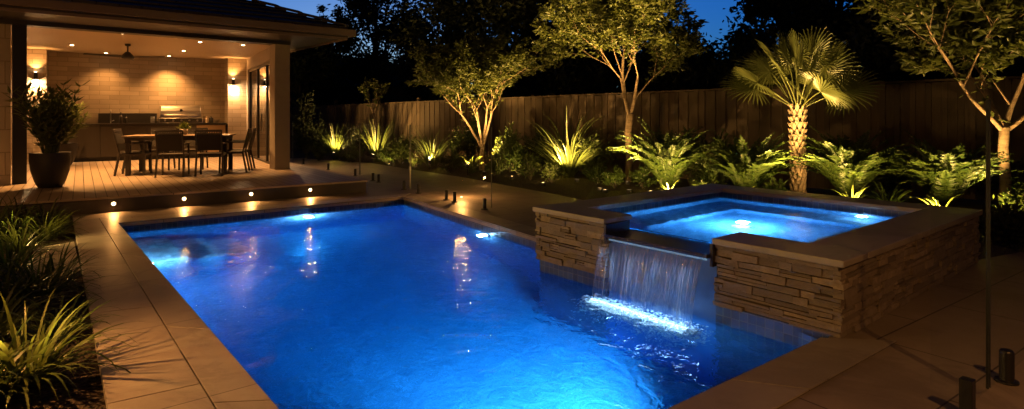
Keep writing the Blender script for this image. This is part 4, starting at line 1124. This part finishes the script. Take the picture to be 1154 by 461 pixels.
ftree('multi-stemmed small lit tree near the middle of the long fence', G(543, 16.3), first1, 33, 5, 25, 30, .11, .048, kids=(3, 3), sc=(1.38, 1.25, 1.08))
uplight(G(546, 15.2), 'uplight at the foot of the multi-stemmed tree', 150, (0, .3, 1), 74)
def first3(grow, tr, lf):
    tr.tube([(0, 0, -.03), (.01, 0, .5), (-.015, 0, .9), (.0, 0, 1.20)], [.06, .053, .05, .048], 12, cap=False)
    grow(Vector((0, 0, 1.16)), Vector((-.24, -.05, .96)).normalized(), .8, .031, 1); grow(Vector((0, 0, 1.18)), Vector((.24, .05, .96)).normalized(), .8, .031, 1)
    grow(Vector((-.02, 0, 1.16)), Vector((-.66, -.2, .72)).normalized(), 1.0, .03, 2); grow(Vector((.02, 0, 1.16)), Vector((.6, -.3, .74)).normalized(), .9, .03, 2)
ftree('large-leaved tree with forked pale trunk at the right side of the garden', G(1132, 8.95), first3, 36, 5, 27, 21, .14, .062, kids=(3, 3), sc=(1.38, 1.25, 1.08))
uplight(G(1144, 7.95), 'uplight at the foot of the right forked tree', 150, (-.06, .3, 1), 80)
uplight(G(1124, 8.45), 'small added fill uplight left of the forked tree trunk', 34, (.06, .2, 1), 80)  # extra lamp added to lift the dark forked trunk
def first4(grow, tr, lf):
    tr.tube([(0, 0, -.03), (.01, 0, .8), (0, 0, 1.55)], [.035, .03, .026], 8, cap=False)
    for dx, dy in ((-.4, 0), (.1, .3), (.42, -.1)): grow(Vector((0, 0, 1.5)), Vector((dx, dy, .85)).normalized(), .5, .018, 2)
ftree('small slender lit tree against the far end of the fence', G(421, 20.6), first4, 39, 4, 26, 20, .14, .06)

# ---- fan palm
def palm():
    t = thing('fan_palm', 'short fan palm with rough lit trunk and radiating fan fronds behind the spa', 'palm', tuple(G(899, 10.1)))
    random.seed(50); H = 1.64; m = MB()
    m.tube([(0, 0, -.03), (0, 0, .3), (.01, 0, .9), (0, 0, H)], [.115, .10, .095, .105], 18, cap=False)
    rows = 15
    for j in range(rows):
        z = .12+(H-.1)*j/rows; n = 9
        for i in range(n):
            a = 2*math.pi*(i+.5*(j % 2))/n+U(-.05, .05); d = Vector((math.cos(a), math.sin(a), 0)); s_ = Vector((-d.y, d.x, 0)); r = .09
            w = .038; h = .135*U(.85, 1.1); o = .036+.018*random.random()+.025*j/rows
            b0 = d*r+Vector((0, 0, z-.02)); m.v += [b0-s_*w, b0+s_*w, b0+s_*w*.45+d*o+Vector((0, 0, h)), b0-s_*w*.45+d*o+Vector((0, 0, h)), b0+d*.035+Vector((0, 0, h*.3)), d*(r-.03)+Vector((0, 0, z+h*.9))]
            q = len(m.v)-6; m.f += [(q, q+1, q+4), (q+1, q+2, q+4), (q+2, q+3, q+4), (q+3, q, q+4), (q+3, q+2, q+5), (q, q+3, q+5), (q+2, q+1, q+5)]
    m.build('trunk', M['palm_bark'], t)
    fr = []
    for i in range(9): fr.append((2*math.pi*i/9+U(-.2, .2), U(10, 30)))
    for i in range(10): fr.append((2*math.pi*(i+.5)/10+U(-.2, .2), U(32, 56)))
    for i in range(6): fr.append((2*math.pi*i/6+U(-.3, .3), U(62, 84)))
    for az, el in fr:
        m = MB(); st = MB(); e = R(el); Lp = U(.68, .92)
        pts = frond_pts((.05*math.cos(az), .05*math.sin(az), H-.05), az, e+.25, Lp, .30, 6)
        st.tube(pts, [.014, .012, .011, .010, .009, .008, .007], 5)
        d = (pts[-1]-pts[-2]).normalized(); d = (d+Vector((0, 0, -.12))).normalized(); sd = Vector((-math.sin(az), math.cos(az), 0)); up = sd.cross(d).normalized(); up = up if up.z > 0 else -up
        fc = Vector((U(-.35, .35), -1, .25)); want = (up*.45+(fc-d*fc.dot(d)).normalized()*U(.3, 1.1)).normalized(); up = (want-d*want.dot(d)).normalized(); sd = d.cross(up).normalized()
        nseg = 30; Lf = U(.50, .64)
        for s_ in range(nseg):
            a = R(-128+256*s_/(nseg-1)); L = Lf*(.66+.34*math.cos(a*.62))*U(.94, 1.05)
            dirv = (d*math.cos(a)+sd*math.sin(a)+up*.10*abs(math.sin(a))).normalized()
            wv = (-d*math.sin(a)+sd*math.cos(a)).normalized(); p0 = pts[-1]; rmid = L*.55; wm = rmid*R(256/(nseg-1))*.36
            p1 = p0+dirv*rmid+up*.02; p2 = p0+dirv*L*.86-Vector((0, 0, .025*L)); p3 = p0+dirv*L-Vector((0, 0, .09*L))
            q = len(m.v); f_ = up*(-.012)
            m.v += [p0, p1-wv*wm, p1+f_, p1+wv*wm, p2-wv*wm*.55, p2+f_*.6, p2+wv*wm*.55, p3]
            m.f += [(q, q+2, q+1), (q, q+3, q+2), (q+1, q+2, q+5, q+4), (q+2, q+3, q+6, q+5), (q+4, q+5, q+7), (q+5, q+6, q+7)]
        o = m.build('frond', M['leaf_palm'], t); st.build('frond_stalk', M['leaf_palm'], o, smooth=True)
    return t
palm()
uplight(G(893, 9.3, .05), 'uplight at the foot of the fan palm trunk', 30, (.02, .16, 1), 88)
uplight(G(903, 9.0, .08), 'second uplight right of the fan palm trunk', 74, (-.01, .42, 1), 78)

# ---- arching ferny shrubs with uplights
def fern(label, u, d, n, L0, L1, seed, lamp_u, lamp_d, en, lb, ll=.15, z=-.03, el=(58, 89)):
    a, s_ = fern_mesh(n, L0, L1, el[0], el[1], 50, 105, ll, .048, seed)
    plant('arching_shrub', label, 'shrub', G(u, d, z), a, 'leaf_fern', s_, 'leaf_fern')
    c = clump_mesh(26, .22, .5, .03, 25, 85, 50, 120, .05, 6, seed+100); cl = plant('strappy_plant', lb[1], 'plant', G(lamp_u, lamp_d+.14, z), c, 'leaf_lime')
    uplight(G(lamp_u, lamp_d, max(z, -.03)), lb[0], en, (0, .6, 1), 135)
fern('full arching leafy shrub right of the pale middle tree', 752, 12.0, 115, 1.0, 1.62, 61, 754, 11.0, 20, ('uplight below the arching shrub right of the middle tree', 'small strappy tuft below the arching shrub by the middle tree'))
fern('arching fern-like shrub left of the fan palm behind the spa', 842, 10.4, 110, .85, 1.32, 62, 838, 9.5, 15, ('uplight below the arching shrub left of the palm', 'small strappy tuft below the shrub left of the palm'), z=.05)
fern('arching fern-like shrub right of the fan palm behind the spa', 957, 9.6, 110, .85, 1.36, 63, 960, 8.7, 17, ('uplight below the arching shrub right of the palm', 'small strappy tuft below the shrub right of the palm'), z=.12)
fern('brightest arching shrub behind the spa corner, left of the forked tree', 1064, 8.5, 110, .75, 1.22, 64, 1060, 7.55, 36, ('uplight below the brightest shrub at the spa corner', 'bright strappy tuft at the foot of the spa corner shrub'), z=.16)
c = clump_mesh(46, .25, .5, .03, 25, 85, 40, 120, .08, 6, 71); plant('strappy_plant', 'low strappy plant on the coping edge between two shrubs right of the palm', 'plant', G(1001, 8.6, .1), c, 'leaf_fern')
a, s_ = bush_mesh(.42, .6, 700, .10, .04, 72); plant('shrub', 'leafy shrub half lit at the extreme right edge', 'shrub', G(1150, 7.9), a, 'leaf_fern', s_)
uplight(G(1136, 7.55), 'uplight at the extreme right edge of the bed', 7, (.3, .25, 1), 110)

# ---- leafy mid-size and low shrubs filling the bed
bushes = [('loose leafy shrub between the strap spray and the fence', 517, 17.0, .5, 1.15, 900, .12, .05, 'leaf_shrub'), ('open leafy shrub right of the multi-stemmed tree', 575, 15.6, .55, 1.15, 900, .13, .055, 'leaf_shrub'),
          ('low rounded dark shrub at the bed edge left of the flax fountain', 598, 13.9, .5, .55, 700, .10, .03, 'leaf_shrub'), ('low dark shrub at the bed edge under the flax fountain', 622, 13.2, .42, .45, 600, .09, .03, 'leaf_shrub'),
          ('low tufted shrub between flax fountain and pale middle tree', 672, 12.9, .42, .42, 600, .09, .03, 'leaf_fern'), ('low leafy groundcover shrub in front of the pale middle tree', 693, 12.2, .40, .42, 600, .10, .035, 'leaf_fern'),
          ('low leafy shrub just right of the pale middle tree trunk', 724, 12.3, .36, .40, 500, .10, .035, 'leaf_fern'), ('large dim shrub against the fence right of the middle tree', 778, 12.6, .6, 1.1, 900, .14, .05, 'leaf_shrub'),
          ('dim dark shrub against the house side, tallest near the column', 345, 20.6, .7, 2.2, 1400, .15, .06, 'leaf_dark'), ('dim dark shrub between the two spiky lit plants', 402, 20.2, .55, 1.0, 800, .13, .05, 'leaf_dark'),
          ('dim rounded shrub right of the tall thin spiky plant', 452, 18.6, .65, .95, 800, .13, .05, 'leaf_shrub'), ('low dark shrub at the bed edge before the strap spray', 468, 17.1, .45, .55, 600, .11, .04, 'leaf_shrub'),
          ('low dark shrub at the bed edge between spray and small strap plant', 508, 15.7, .45, .5, 600, .1, .04, 'leaf_shrub'), ('low dark shrub at the bed edge right of the small strap plant', 556, 14.8, .45, .5, 600, .1, .04, 'leaf_shrub'),
          ('dark shrub against the fence between flax and multi-stemmed tree', 608, 15.8, .6, 1.1, 800, .13, .05, 'leaf_dark'), ('low dark shrub behind the spa, left of the palm shrubs', 800, 11.2, .45, .5, 600, .1, .04, 'leaf_fern'),
          ('dark clump beside paving right of the spa, nearest the glass', 1150, 6.6, .55, .45, 900, .09, .035, 'leaf_dark'), ('dark clump hugging the spa back corner', 1128, 7.2, .5, .4, 800, .09, .035, 'leaf_dark'),
          ('dark shrub behind the forked tree trunk', 1150, 9.4, .6, .8, 800, .12, .05, 'leaf_dark'), ('small dim shrub between palm trunk and its left shrub', 872, 9.9, .36, .45, 500, .09, .035, 'leaf_fern')]
bushes += [('leafy shrub against the fence above the small strap plant', 530, 17.4, .5, 1.35, 900, .13, .055, 'leaf_fern'), ('rounded leafy shrub left of the flax fountain near the bed edge', 585, 14.6, .5, .8, 800, .11, .045, 'leaf_fern'),
 ('leafy shrub filling the fence corner right of the flax fountain', 668, 14.3, .55, 1.0, 900, .13, .055, 'leaf_shrub'), ('low shrub in front of the tall thin spiky plant', 436, 18.2, .5, .6, 700, .1, .04, 'leaf_fern'),
 ('low shrub left of the spike light nearest the house', 360, 19.4, .6, .7, 700, .11, .045, 'leaf_shrub'), ('low shrub at the bed edge below the two spiky lit plants', 398, 18.7, .5, .5, 700, .1, .04, 'leaf_fern'),
 ('dark leafy shrub between the arching shrub and the palm shrubs, against the fence', 812, 11.9, .6, 1.1, 900, .13, .055, 'leaf_shrub'), ('dark leafy shrub against the fence between palm and forked tree', 1010, 10.2, .6, .95, 900, .13, .055, 'leaf_shrub')]
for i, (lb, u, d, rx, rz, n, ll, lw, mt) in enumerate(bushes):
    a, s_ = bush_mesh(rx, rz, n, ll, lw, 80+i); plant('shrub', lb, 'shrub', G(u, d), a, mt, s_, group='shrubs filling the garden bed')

for u, d, lb in ((612, 12.7, 'added fill uplight in the bed edge below the flax fountain shrubs'), (682, 11.5, 'added fill uplight in front of the low groundcover left of the middle tree'), (733, 11.3, 'added fill uplight in front of the low shrub right of the middle tree'),
                 (577, 14.0, 'added fill uplight in front of the open shrub right of the multi-stemmed tree'), (462, 16.6, 'added fill uplight in front of the dim rounded shrub'), (438, 17.6, 'added fill uplight at the bed edge below the tall thin spiky plant'), (790, 10.6, 'added fill uplight behind the far spa corner')):
    uplight(G(u, d), lb, 3.4, (0, 1.1, 1), 120)  # extra lamps added to brighten dark gaps among the shrubs
# ---- foreground grass clumps on the left
fg = [('large bright lime strap-leaf clump at the bottom left corner', 27, 3.30, 120, .38, .66, .026, 'leaf_lime'), ('dark strap clump just behind the large lime clump', 42, 4.75, 110, .35, .62, .024, 'leaf_fern'),
      ('dark strap clump at the left edge beside the stepping slab', 2, 4.5, 110, .4, .68, .024, 'leaf_shrub'), ('dim strap clump below the stepping slab near its front edge', 10, 5.55, 100, .35, .6, .022, 'leaf_fern'),
      ('bright lime strap clump beyond the stepping slab', 50, 7.15, 110, .30, .55, .022, 'leaf_lime'), ('dim strap clump left of the bright lime clump', 12, 7.0, 100, .35, .6, .022, 'leaf_fern'),
      ('dark tuft against the deck riser under the potted plant', 52, 8.15, 90, .25, .5, .02, 'leaf_shrub'), ('dark tuft against the deck riser beside the dark post', 20, 8.2, 90, .3, .6, .02, 'leaf_shrub'),
      ('dark strap clump at the left frame edge above the lime clump', -12, 3.95, 100, .35, .6, .024, 'leaf_shrub')]
fg += [('dim strap clump between the lime clump and the dark one behind it', 66, 4.05, 80, .22, .42, .02, 'leaf_fern'), ('dark strap clump right of the stepping slab near edge', 62, 5.2, 90, .25, .46, .02, 'leaf_fern'),
 ('dark strap clump at the left edge beyond the stepping slab', 22, 6.4, 100, .3, .55, .02, 'leaf_shrub'), ('dark strap clump at the left edge level with the deck step', -8, 7.6, 110, .4, .75, .024, 'leaf_shrub'),
 ('dim tuft by the path end next to the first step light', 66, 7.75, 80, .2, .4, .018, 'leaf_fern'), ('dark strap clump in the very corner below the large lime clump', -25, 3.1, 100, .3, .5, .022, 'leaf_shrub')]
for i, (lb, u, d, n, L0, L1, W, mt) in enumerate(fg):
    plant('strap_grass', lb, 'grass clump', G(u, d), clump_mesh(n, L0, L1, W, 28, 86, 60, 150, .10, 8, 120+i), mt, group='strap-leaf clumps beside the pool path')
spike(G(-75, 3.05), 'spike light hidden among the left foreground clumps', 14, (.75, .25, .75), 140, h=.36)
spike(G(-32, 6.6), 'spike light hidden left of the far lime clump', 18, (.8, .2, .6), 130, h=.32)
# unseen fill lamps added outside the view; their posts are made up too
def add_fill_lamp(p, lb, en, aim, spot=130):
    t = thing('added_fill_lamp', lb, 'fill lamp', (p[0], p[1], 0), 0, 'added fill lamps outside the view'); zl = p[2]
    m = MB(); m.lathe((0, 0, zl), [(.06, 0), (.06, .16)], 16); m.build('shade', M['black'], t)
    m = MB(); m.tube([(0, -.13, 0), (0, -.13, zl+.1), (0, -.02, zl+.14)], .02, 8); m.build('pole', M['black'], t)
    m = MB(); m.lathe((0, 0, zl), [(.045, -.002), (.04, -.012)], 14); m.build('lens', M['warm_glow'], t)
    lamp('fill_lamp', 'SPOT', (0, 0, zl-.05), en, (1, .41, .095), t, .04, aim=aim, spot=spot, blend=1.0)
add_fill_lamp((-3.55, 3.0, 1.35), 'added fill lamp on a made-up waist-high post left of the path', 50, (.62, -.05, -.9), 115)

add_fill_lamp((2.6, .6, 2.6), 'added fill lamp on a made-up tall post over the near right paving', 28, (.2, .5, -1), 150)
add_fill_lamp((-7.6, 4.2, 2.5), 'added fill lamp on a made-up tall post in the left garden', 46, (.25, .75, -.5), 160)
# ---- potted plant on the deck
pp = at(56, 213.5, DZ); pp.y += .30; pp.x -= .22
pot = thing('potted_plant', 'tall leafy plant in a large dark round pot at the deck corner', 'potted plant', (pp.x, pp.y, DZ+.001))
m = MB(); m.lathe((0, 0, 0), [(.19, 0), (.25, .10), (.31, .28), (.335, .46), (.33, .57), (.335, .585), (.30, .585), (.295, .52)], 32); m.build('pot', M['pot'], pot, smooth=True)
m = MB(); m.lathe((0, 0, 0), [(.294, .50), (.2, .525), (.05, .53)], 20); m.build('potting_soil', M['soil'], pot)
random.seed(140); lf = MB(); st = MB()
for i in range(52):
    az = U(0, 6.28); p0 = Vector((.14*math.cos(az)*random.random(), .14*math.sin(az)*random.random(), .52)); L = U(.55, 1.25)
    pts = frond_pts(p0, az, R(U(66, 89)), L, R(U(5, 45)), 9); st.tube(pts, [.008*(1-.6*j/9) for j in range(10)], 4, cap=False)
    for j in range(3, 10):
        for q in range(4):
            a2 = U(0, 6.28); lf.leaf(pts[j], Vector((math.cos(a2), math.sin(a2), U(-.35, .5)))+(pts[j]-pts[j-1]).normalized()*.5, U(.15, .28), .052, Vector((0, 0, 1)))
pot.scale = (.86, .86, 1.0); lf.build('foliage', M['leaf_pot'], pot); st.build('stem', M['leaf_pot'], pot, smooth=True)
p2 = G(70, 14.6, DZ+.001); po2 = dup(pot, p2, 1.7, 'smaller leafy potted plant against the back wall, behind the large one', scale=.92)
random.seed(150); tp = thing('table_plant', 'small bright green plant in a squat pot on the dining table', 'potted plant', tuple(Vector(tl(.02, .05))+Vector((0, 0, .801))))
m = MB(); m.lathe((0, 0, 0), [(.06, 0), (.085, .05), (.08, .12), (.07, .12)], 18); m.build('pot', M['coping'], tp, smooth=True)
m = MB()
for i in range(160):
    a = U(0, 6.28); e = R(U(5, 88)); d = Vector((math.cos(a)*math.cos(e), math.sin(a)*math.cos(e), math.sin(e))); m.leaf(Vector((0, 0, .11))+d*U(.02, .11), d, U(.05, .09), .03)
m.build('foliage', M['leaf_lime'], tp)

# ---------------------------------------------------------------- frameless glass pool fence
def glass_mat():
    t = NT('clear_fence_glass'); tr = t.node('ShaderNodeBsdfTransparent'); tr.inputs[0].default_value = (.97, .985, .98, 1)
    g_ = t.node('ShaderNodeBsdfGlossy'); g_.inputs['Roughness'].default_value = .0
    fr = t.node('ShaderNodeFresnel'); fr.inputs[0].default_value = 1.45; mx = t.node('ShaderNodeMixShader')
    t.l.new(t.math('MULTIPLY', fr.outputs[0], .06), mx.inputs[0]); t.l.new(tr.outputs[0], mx.inputs[1]); t.l.new(g_.outputs[0], mx.inputs[2]); t.l.new(mx.outputs[0], t.out.inputs[0]); return t.m
M['glass'] = glass_mat(); M['glass_edge'] = simple('polished_glass_edge', (.20, .22, .19), .3)
def gpanel(a, b_, h, label, sps, edge='glass_edge', r=.028, base=True, both=True):
    a, b_ = Vector(a), Vector(b_); d = (b_-a).normalized(); L = (b_-a).length
    t = thing('glass_panel', label, 'glass panel', tuple(a), math.atan2(d.y, d.x), 'frameless glass pool fence')
    m = MB(); m.box((L/2, 0, .05+h/2), (L-.01, .012, h)); m.build('pane', M['glass'], t)
    for x in ((.003, L-.003) if both else (L-.003,)):
        m = MB(); m.box((x, 0, .05+h/2), (.004, .0125, h)); m.build('pane_edge', M[edge], t)
    for f in sps:
        m = MB(); m.lathe((L*f, 0, 0), [(.055, .0), (.055, .012), (r, .014), (r, .165), (r-.006, .175)], 18) if base else None
        if not base: m.box((L*f, 0, .09), (.052, .055, .18))
        m.build('spigot', M['black'], t, bevel=.003)
g4 = [at(330, 182.5), at(405.3, 199.5), at(462, 215.5), at(554, 238)]
gpanel(g4[0], g4[1], 1.22, 'glass fence panel farthest away, beside the house column', (.2, .6, .95))
gpanel(g4[1]+(g4[2]-g4[1])*.01, g4[2], 1.22, 'glass fence panel beyond the deck corner', (.30, .42, .9))
gpanel(g4[2]+(g4[3]-g4[2])*.01, g4[3], 1.22, 'glass fence panel along the paving nearest the spa', (.12, .5, .6, .93))
bx = Vector((.8, .6, 0)); e0 = at(1113, 449)
gpanel(e0-bx*.75, e0, 1.48, 'near right glass fence panel, cut off by the bottom of the frame', (.60,), 'black', .030, False, False)
gpanel(e0+bx*.02, e0+bx*2.0, 1.48, 'glass fence panel at the right edge of the frame', (.15, .8), 'black', .034, True)
pl_ = at(520, 222.5); t = thing('paving_light', 'tiny round light set in the paving by the glass fence', 'paving light', (pl_.x, pl_.y, .001))
m = MB(); m.lathe((0, 0, 0), [(.03, 0), (.028, .006)], 14); m.build('bezel', M['steel'], t)
m = MB(); m.lathe((0, 0, 0), [(.02, .006), (.016, .010)], 12); m.build('lens', M['warm_soft'], t)
lamp('paving_lamp', 'POINT', (0, 0, .3), 8, WARM, t, .03)

# ---------------------------------------------------------------- beyond the fence
nh = thing('neighbour_house', 'dim neighbouring house with hipped roof beyond the far end of the fence', 'house', (-8.5, 33, 0))
M['far_wall'] = simple('dim_house_wall', (.16, .15, .15), .8); 
m = MB(); m.prism([(-7, -1), (4.2, -1), (4.2, 7), (-7, 7)], -.03, 3.0); m.build('wall', M['far_wall'], nh)
m = MB(); a = [(-7.7, -1.7, 2.95), (4.9, -1.7, 2.95), (4.9, 7.7, 2.95), (-7.7, 7.7, 2.95)]; r0, r1 = (-3.5, 3, 4.9), (.7, 3, 4.9)
m.quad(a[0], a[1], r1, r0); m.tri(a[1], a[2], r1); m.quad(a[2], a[3], r0, r1); m.tri(a[3], a[0], r0); m.quad(a[3], a[2], a[1], a[0]); m.build('roof', M['roof'], nh)
m = MB(); m.box((1.2, -1.03, 1.6), (1.6, .06, 1.1)); wf_ = m.build('window', M['dark_frame'], nh)
m = MB(); m.box((1.2, -1.065, 1.6), (1.44, .01, .94)); m.build('pane', dark_glass(), wf_)
# dark trees
def dark_tree_mesh(seed, H, rx, rz, n, ll, trunk_r):
    random.seed(seed); lf = MB(); tr = MB()
    top = H-rz*.6
    tr.tube([(0, 0, -.03), (U(-.1, .1), U(-.1, .1), H*.3), (U(-.2, .2), U(-.2, .2), top)], [trunk_r, trunk_r*.75, trunk_r*.35], 8, cap=False)
    cl = []
    for i in range(34):
        a = U(0, 6.28); e = math.asin(U(-.75, 1)); rr = U(.35, 1.0)**.6
        c = Vector((math.cos(a)*math.cos(e)*rx*rr, math.sin(a)*math.cos(e)*rx*rr, H-rz+math.sin(e)*rz*rr)); cl.append((c, U(.55, 1.15)*rx*.36))
        tr.tube([Vector((0, 0, min(c.z*.6, top*.9))), c*.6+Vector((0, 0, c.z*.3)), c], [trunk_r*.3, trunk_r*.18, .012], 5, cap=False)
    for i in range(n):
        c, r = random.choice(cl); q = c+Vector((random.gauss(0, r*.55), random.gauss(0, r*.55), random.gauss(0, r*.5)))
        lf.leaf(q, Vector((random.gauss(0, 1), random.gauss(0, 1), random.gauss(-.2, .7))), ll*U(.6, 1.3), ll*.48)
    return lf, tr
protos = {}
def dark_tree(label, u, d, H, rx, rz, n=5200, ll=.22, seed=None, first=True):
    if n > 5000: n, ll = int(n*1.9), ll*1.15
    key = (H, rx, rz, n, ll, seed)
    lf, tr = dark_tree_mesh(seed, H, rx, rz, n, ll, .16)
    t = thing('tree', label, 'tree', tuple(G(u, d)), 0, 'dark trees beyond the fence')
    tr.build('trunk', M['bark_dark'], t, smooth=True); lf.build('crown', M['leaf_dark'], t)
dark_tree('dark narrow conifer-like tree showing against the dusk sky by the roof end', 372, 30, 7.6, .7, 3.6, 4200, .16, 201)
dark_tree('tall dark tree with open crown right of the house roof', 425, 31, 9.0, 2.4, 3.6, 5200, .24, 202)
dark_tree('dark dense tree behind the multi-stemmed lit tree', 512, 26, 8.0, 2.6, 3.6, 6500, .22, 203)
dark_tree('dark dense tree left of the pale middle tree crown', 600, 24, 8.6, 2.8, 3.9, 7000, .22, 204)
dark_tree('dark dense tree directly behind the pale middle tree', 690, 22, 8.2, 2.5, 3.8, 6500, .22, 205)
dark_tree('lower dark tree below the gap of blue sky', 775, 24, 4.6, 2.3, 2.6, 5200, .22, 206)
dark_tree('dark overhanging tree left of the fan palm', 885, 19, 7.8, 1.5, 3.6, 5600, .20, 207)
dark_tree('dark tall tree behind the fan palm', 945, 18, 8.6, 2.3, 4.1, 7000, .20, 208)
dark_tree('dark dense tree between the palm and the forked tree', 1050, 16, 7.8, 2.2, 3.8, 7000, .19, 209)
dark_tree('dark dense tree behind the right forked tree', 1150, 15, 8.0, 2.2, 3.9, 7000, .19, 210)
dark_tree('low dark tree between the house column and the neighbouring house', 338, 26, 5.2, 1.6, 2.3, 5200, .22, 211)
def hedge(label, u, d, rx, rz, seed):
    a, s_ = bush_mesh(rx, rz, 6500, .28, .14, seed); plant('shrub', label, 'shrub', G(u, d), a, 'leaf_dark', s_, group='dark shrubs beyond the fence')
hedge('broad dark shrub just beyond the fence behind the middle tree', 650, 19.5, 2.2, 4.2, 221)
hedge('broad dark shrub just beyond the fence right of the middle tree', 770, 17.5, 1.9, 3.4, 222)
hedge('broad dark shrub just beyond the fence left of the palm', 850, 15.8, 1.7, 3.5, 223)
hedge('broad dark shrub just beyond the fence right of the palm', 985, 13.8, 1.7, 3.8, 224)
hedge('broad dark shrub just beyond the fence behind the forked tree', 1110, 12.6, 1.7, 3.8, 225)
hedge('broad dark shrub beyond the fence left of the multi-stemmed tree', 500, 23.5, 2.2, 3.8, 226)
hedge('broad dark shrub beyond the fence behind the multi-stemmed tree', 580, 21.5, 2.2, 4.2, 227)
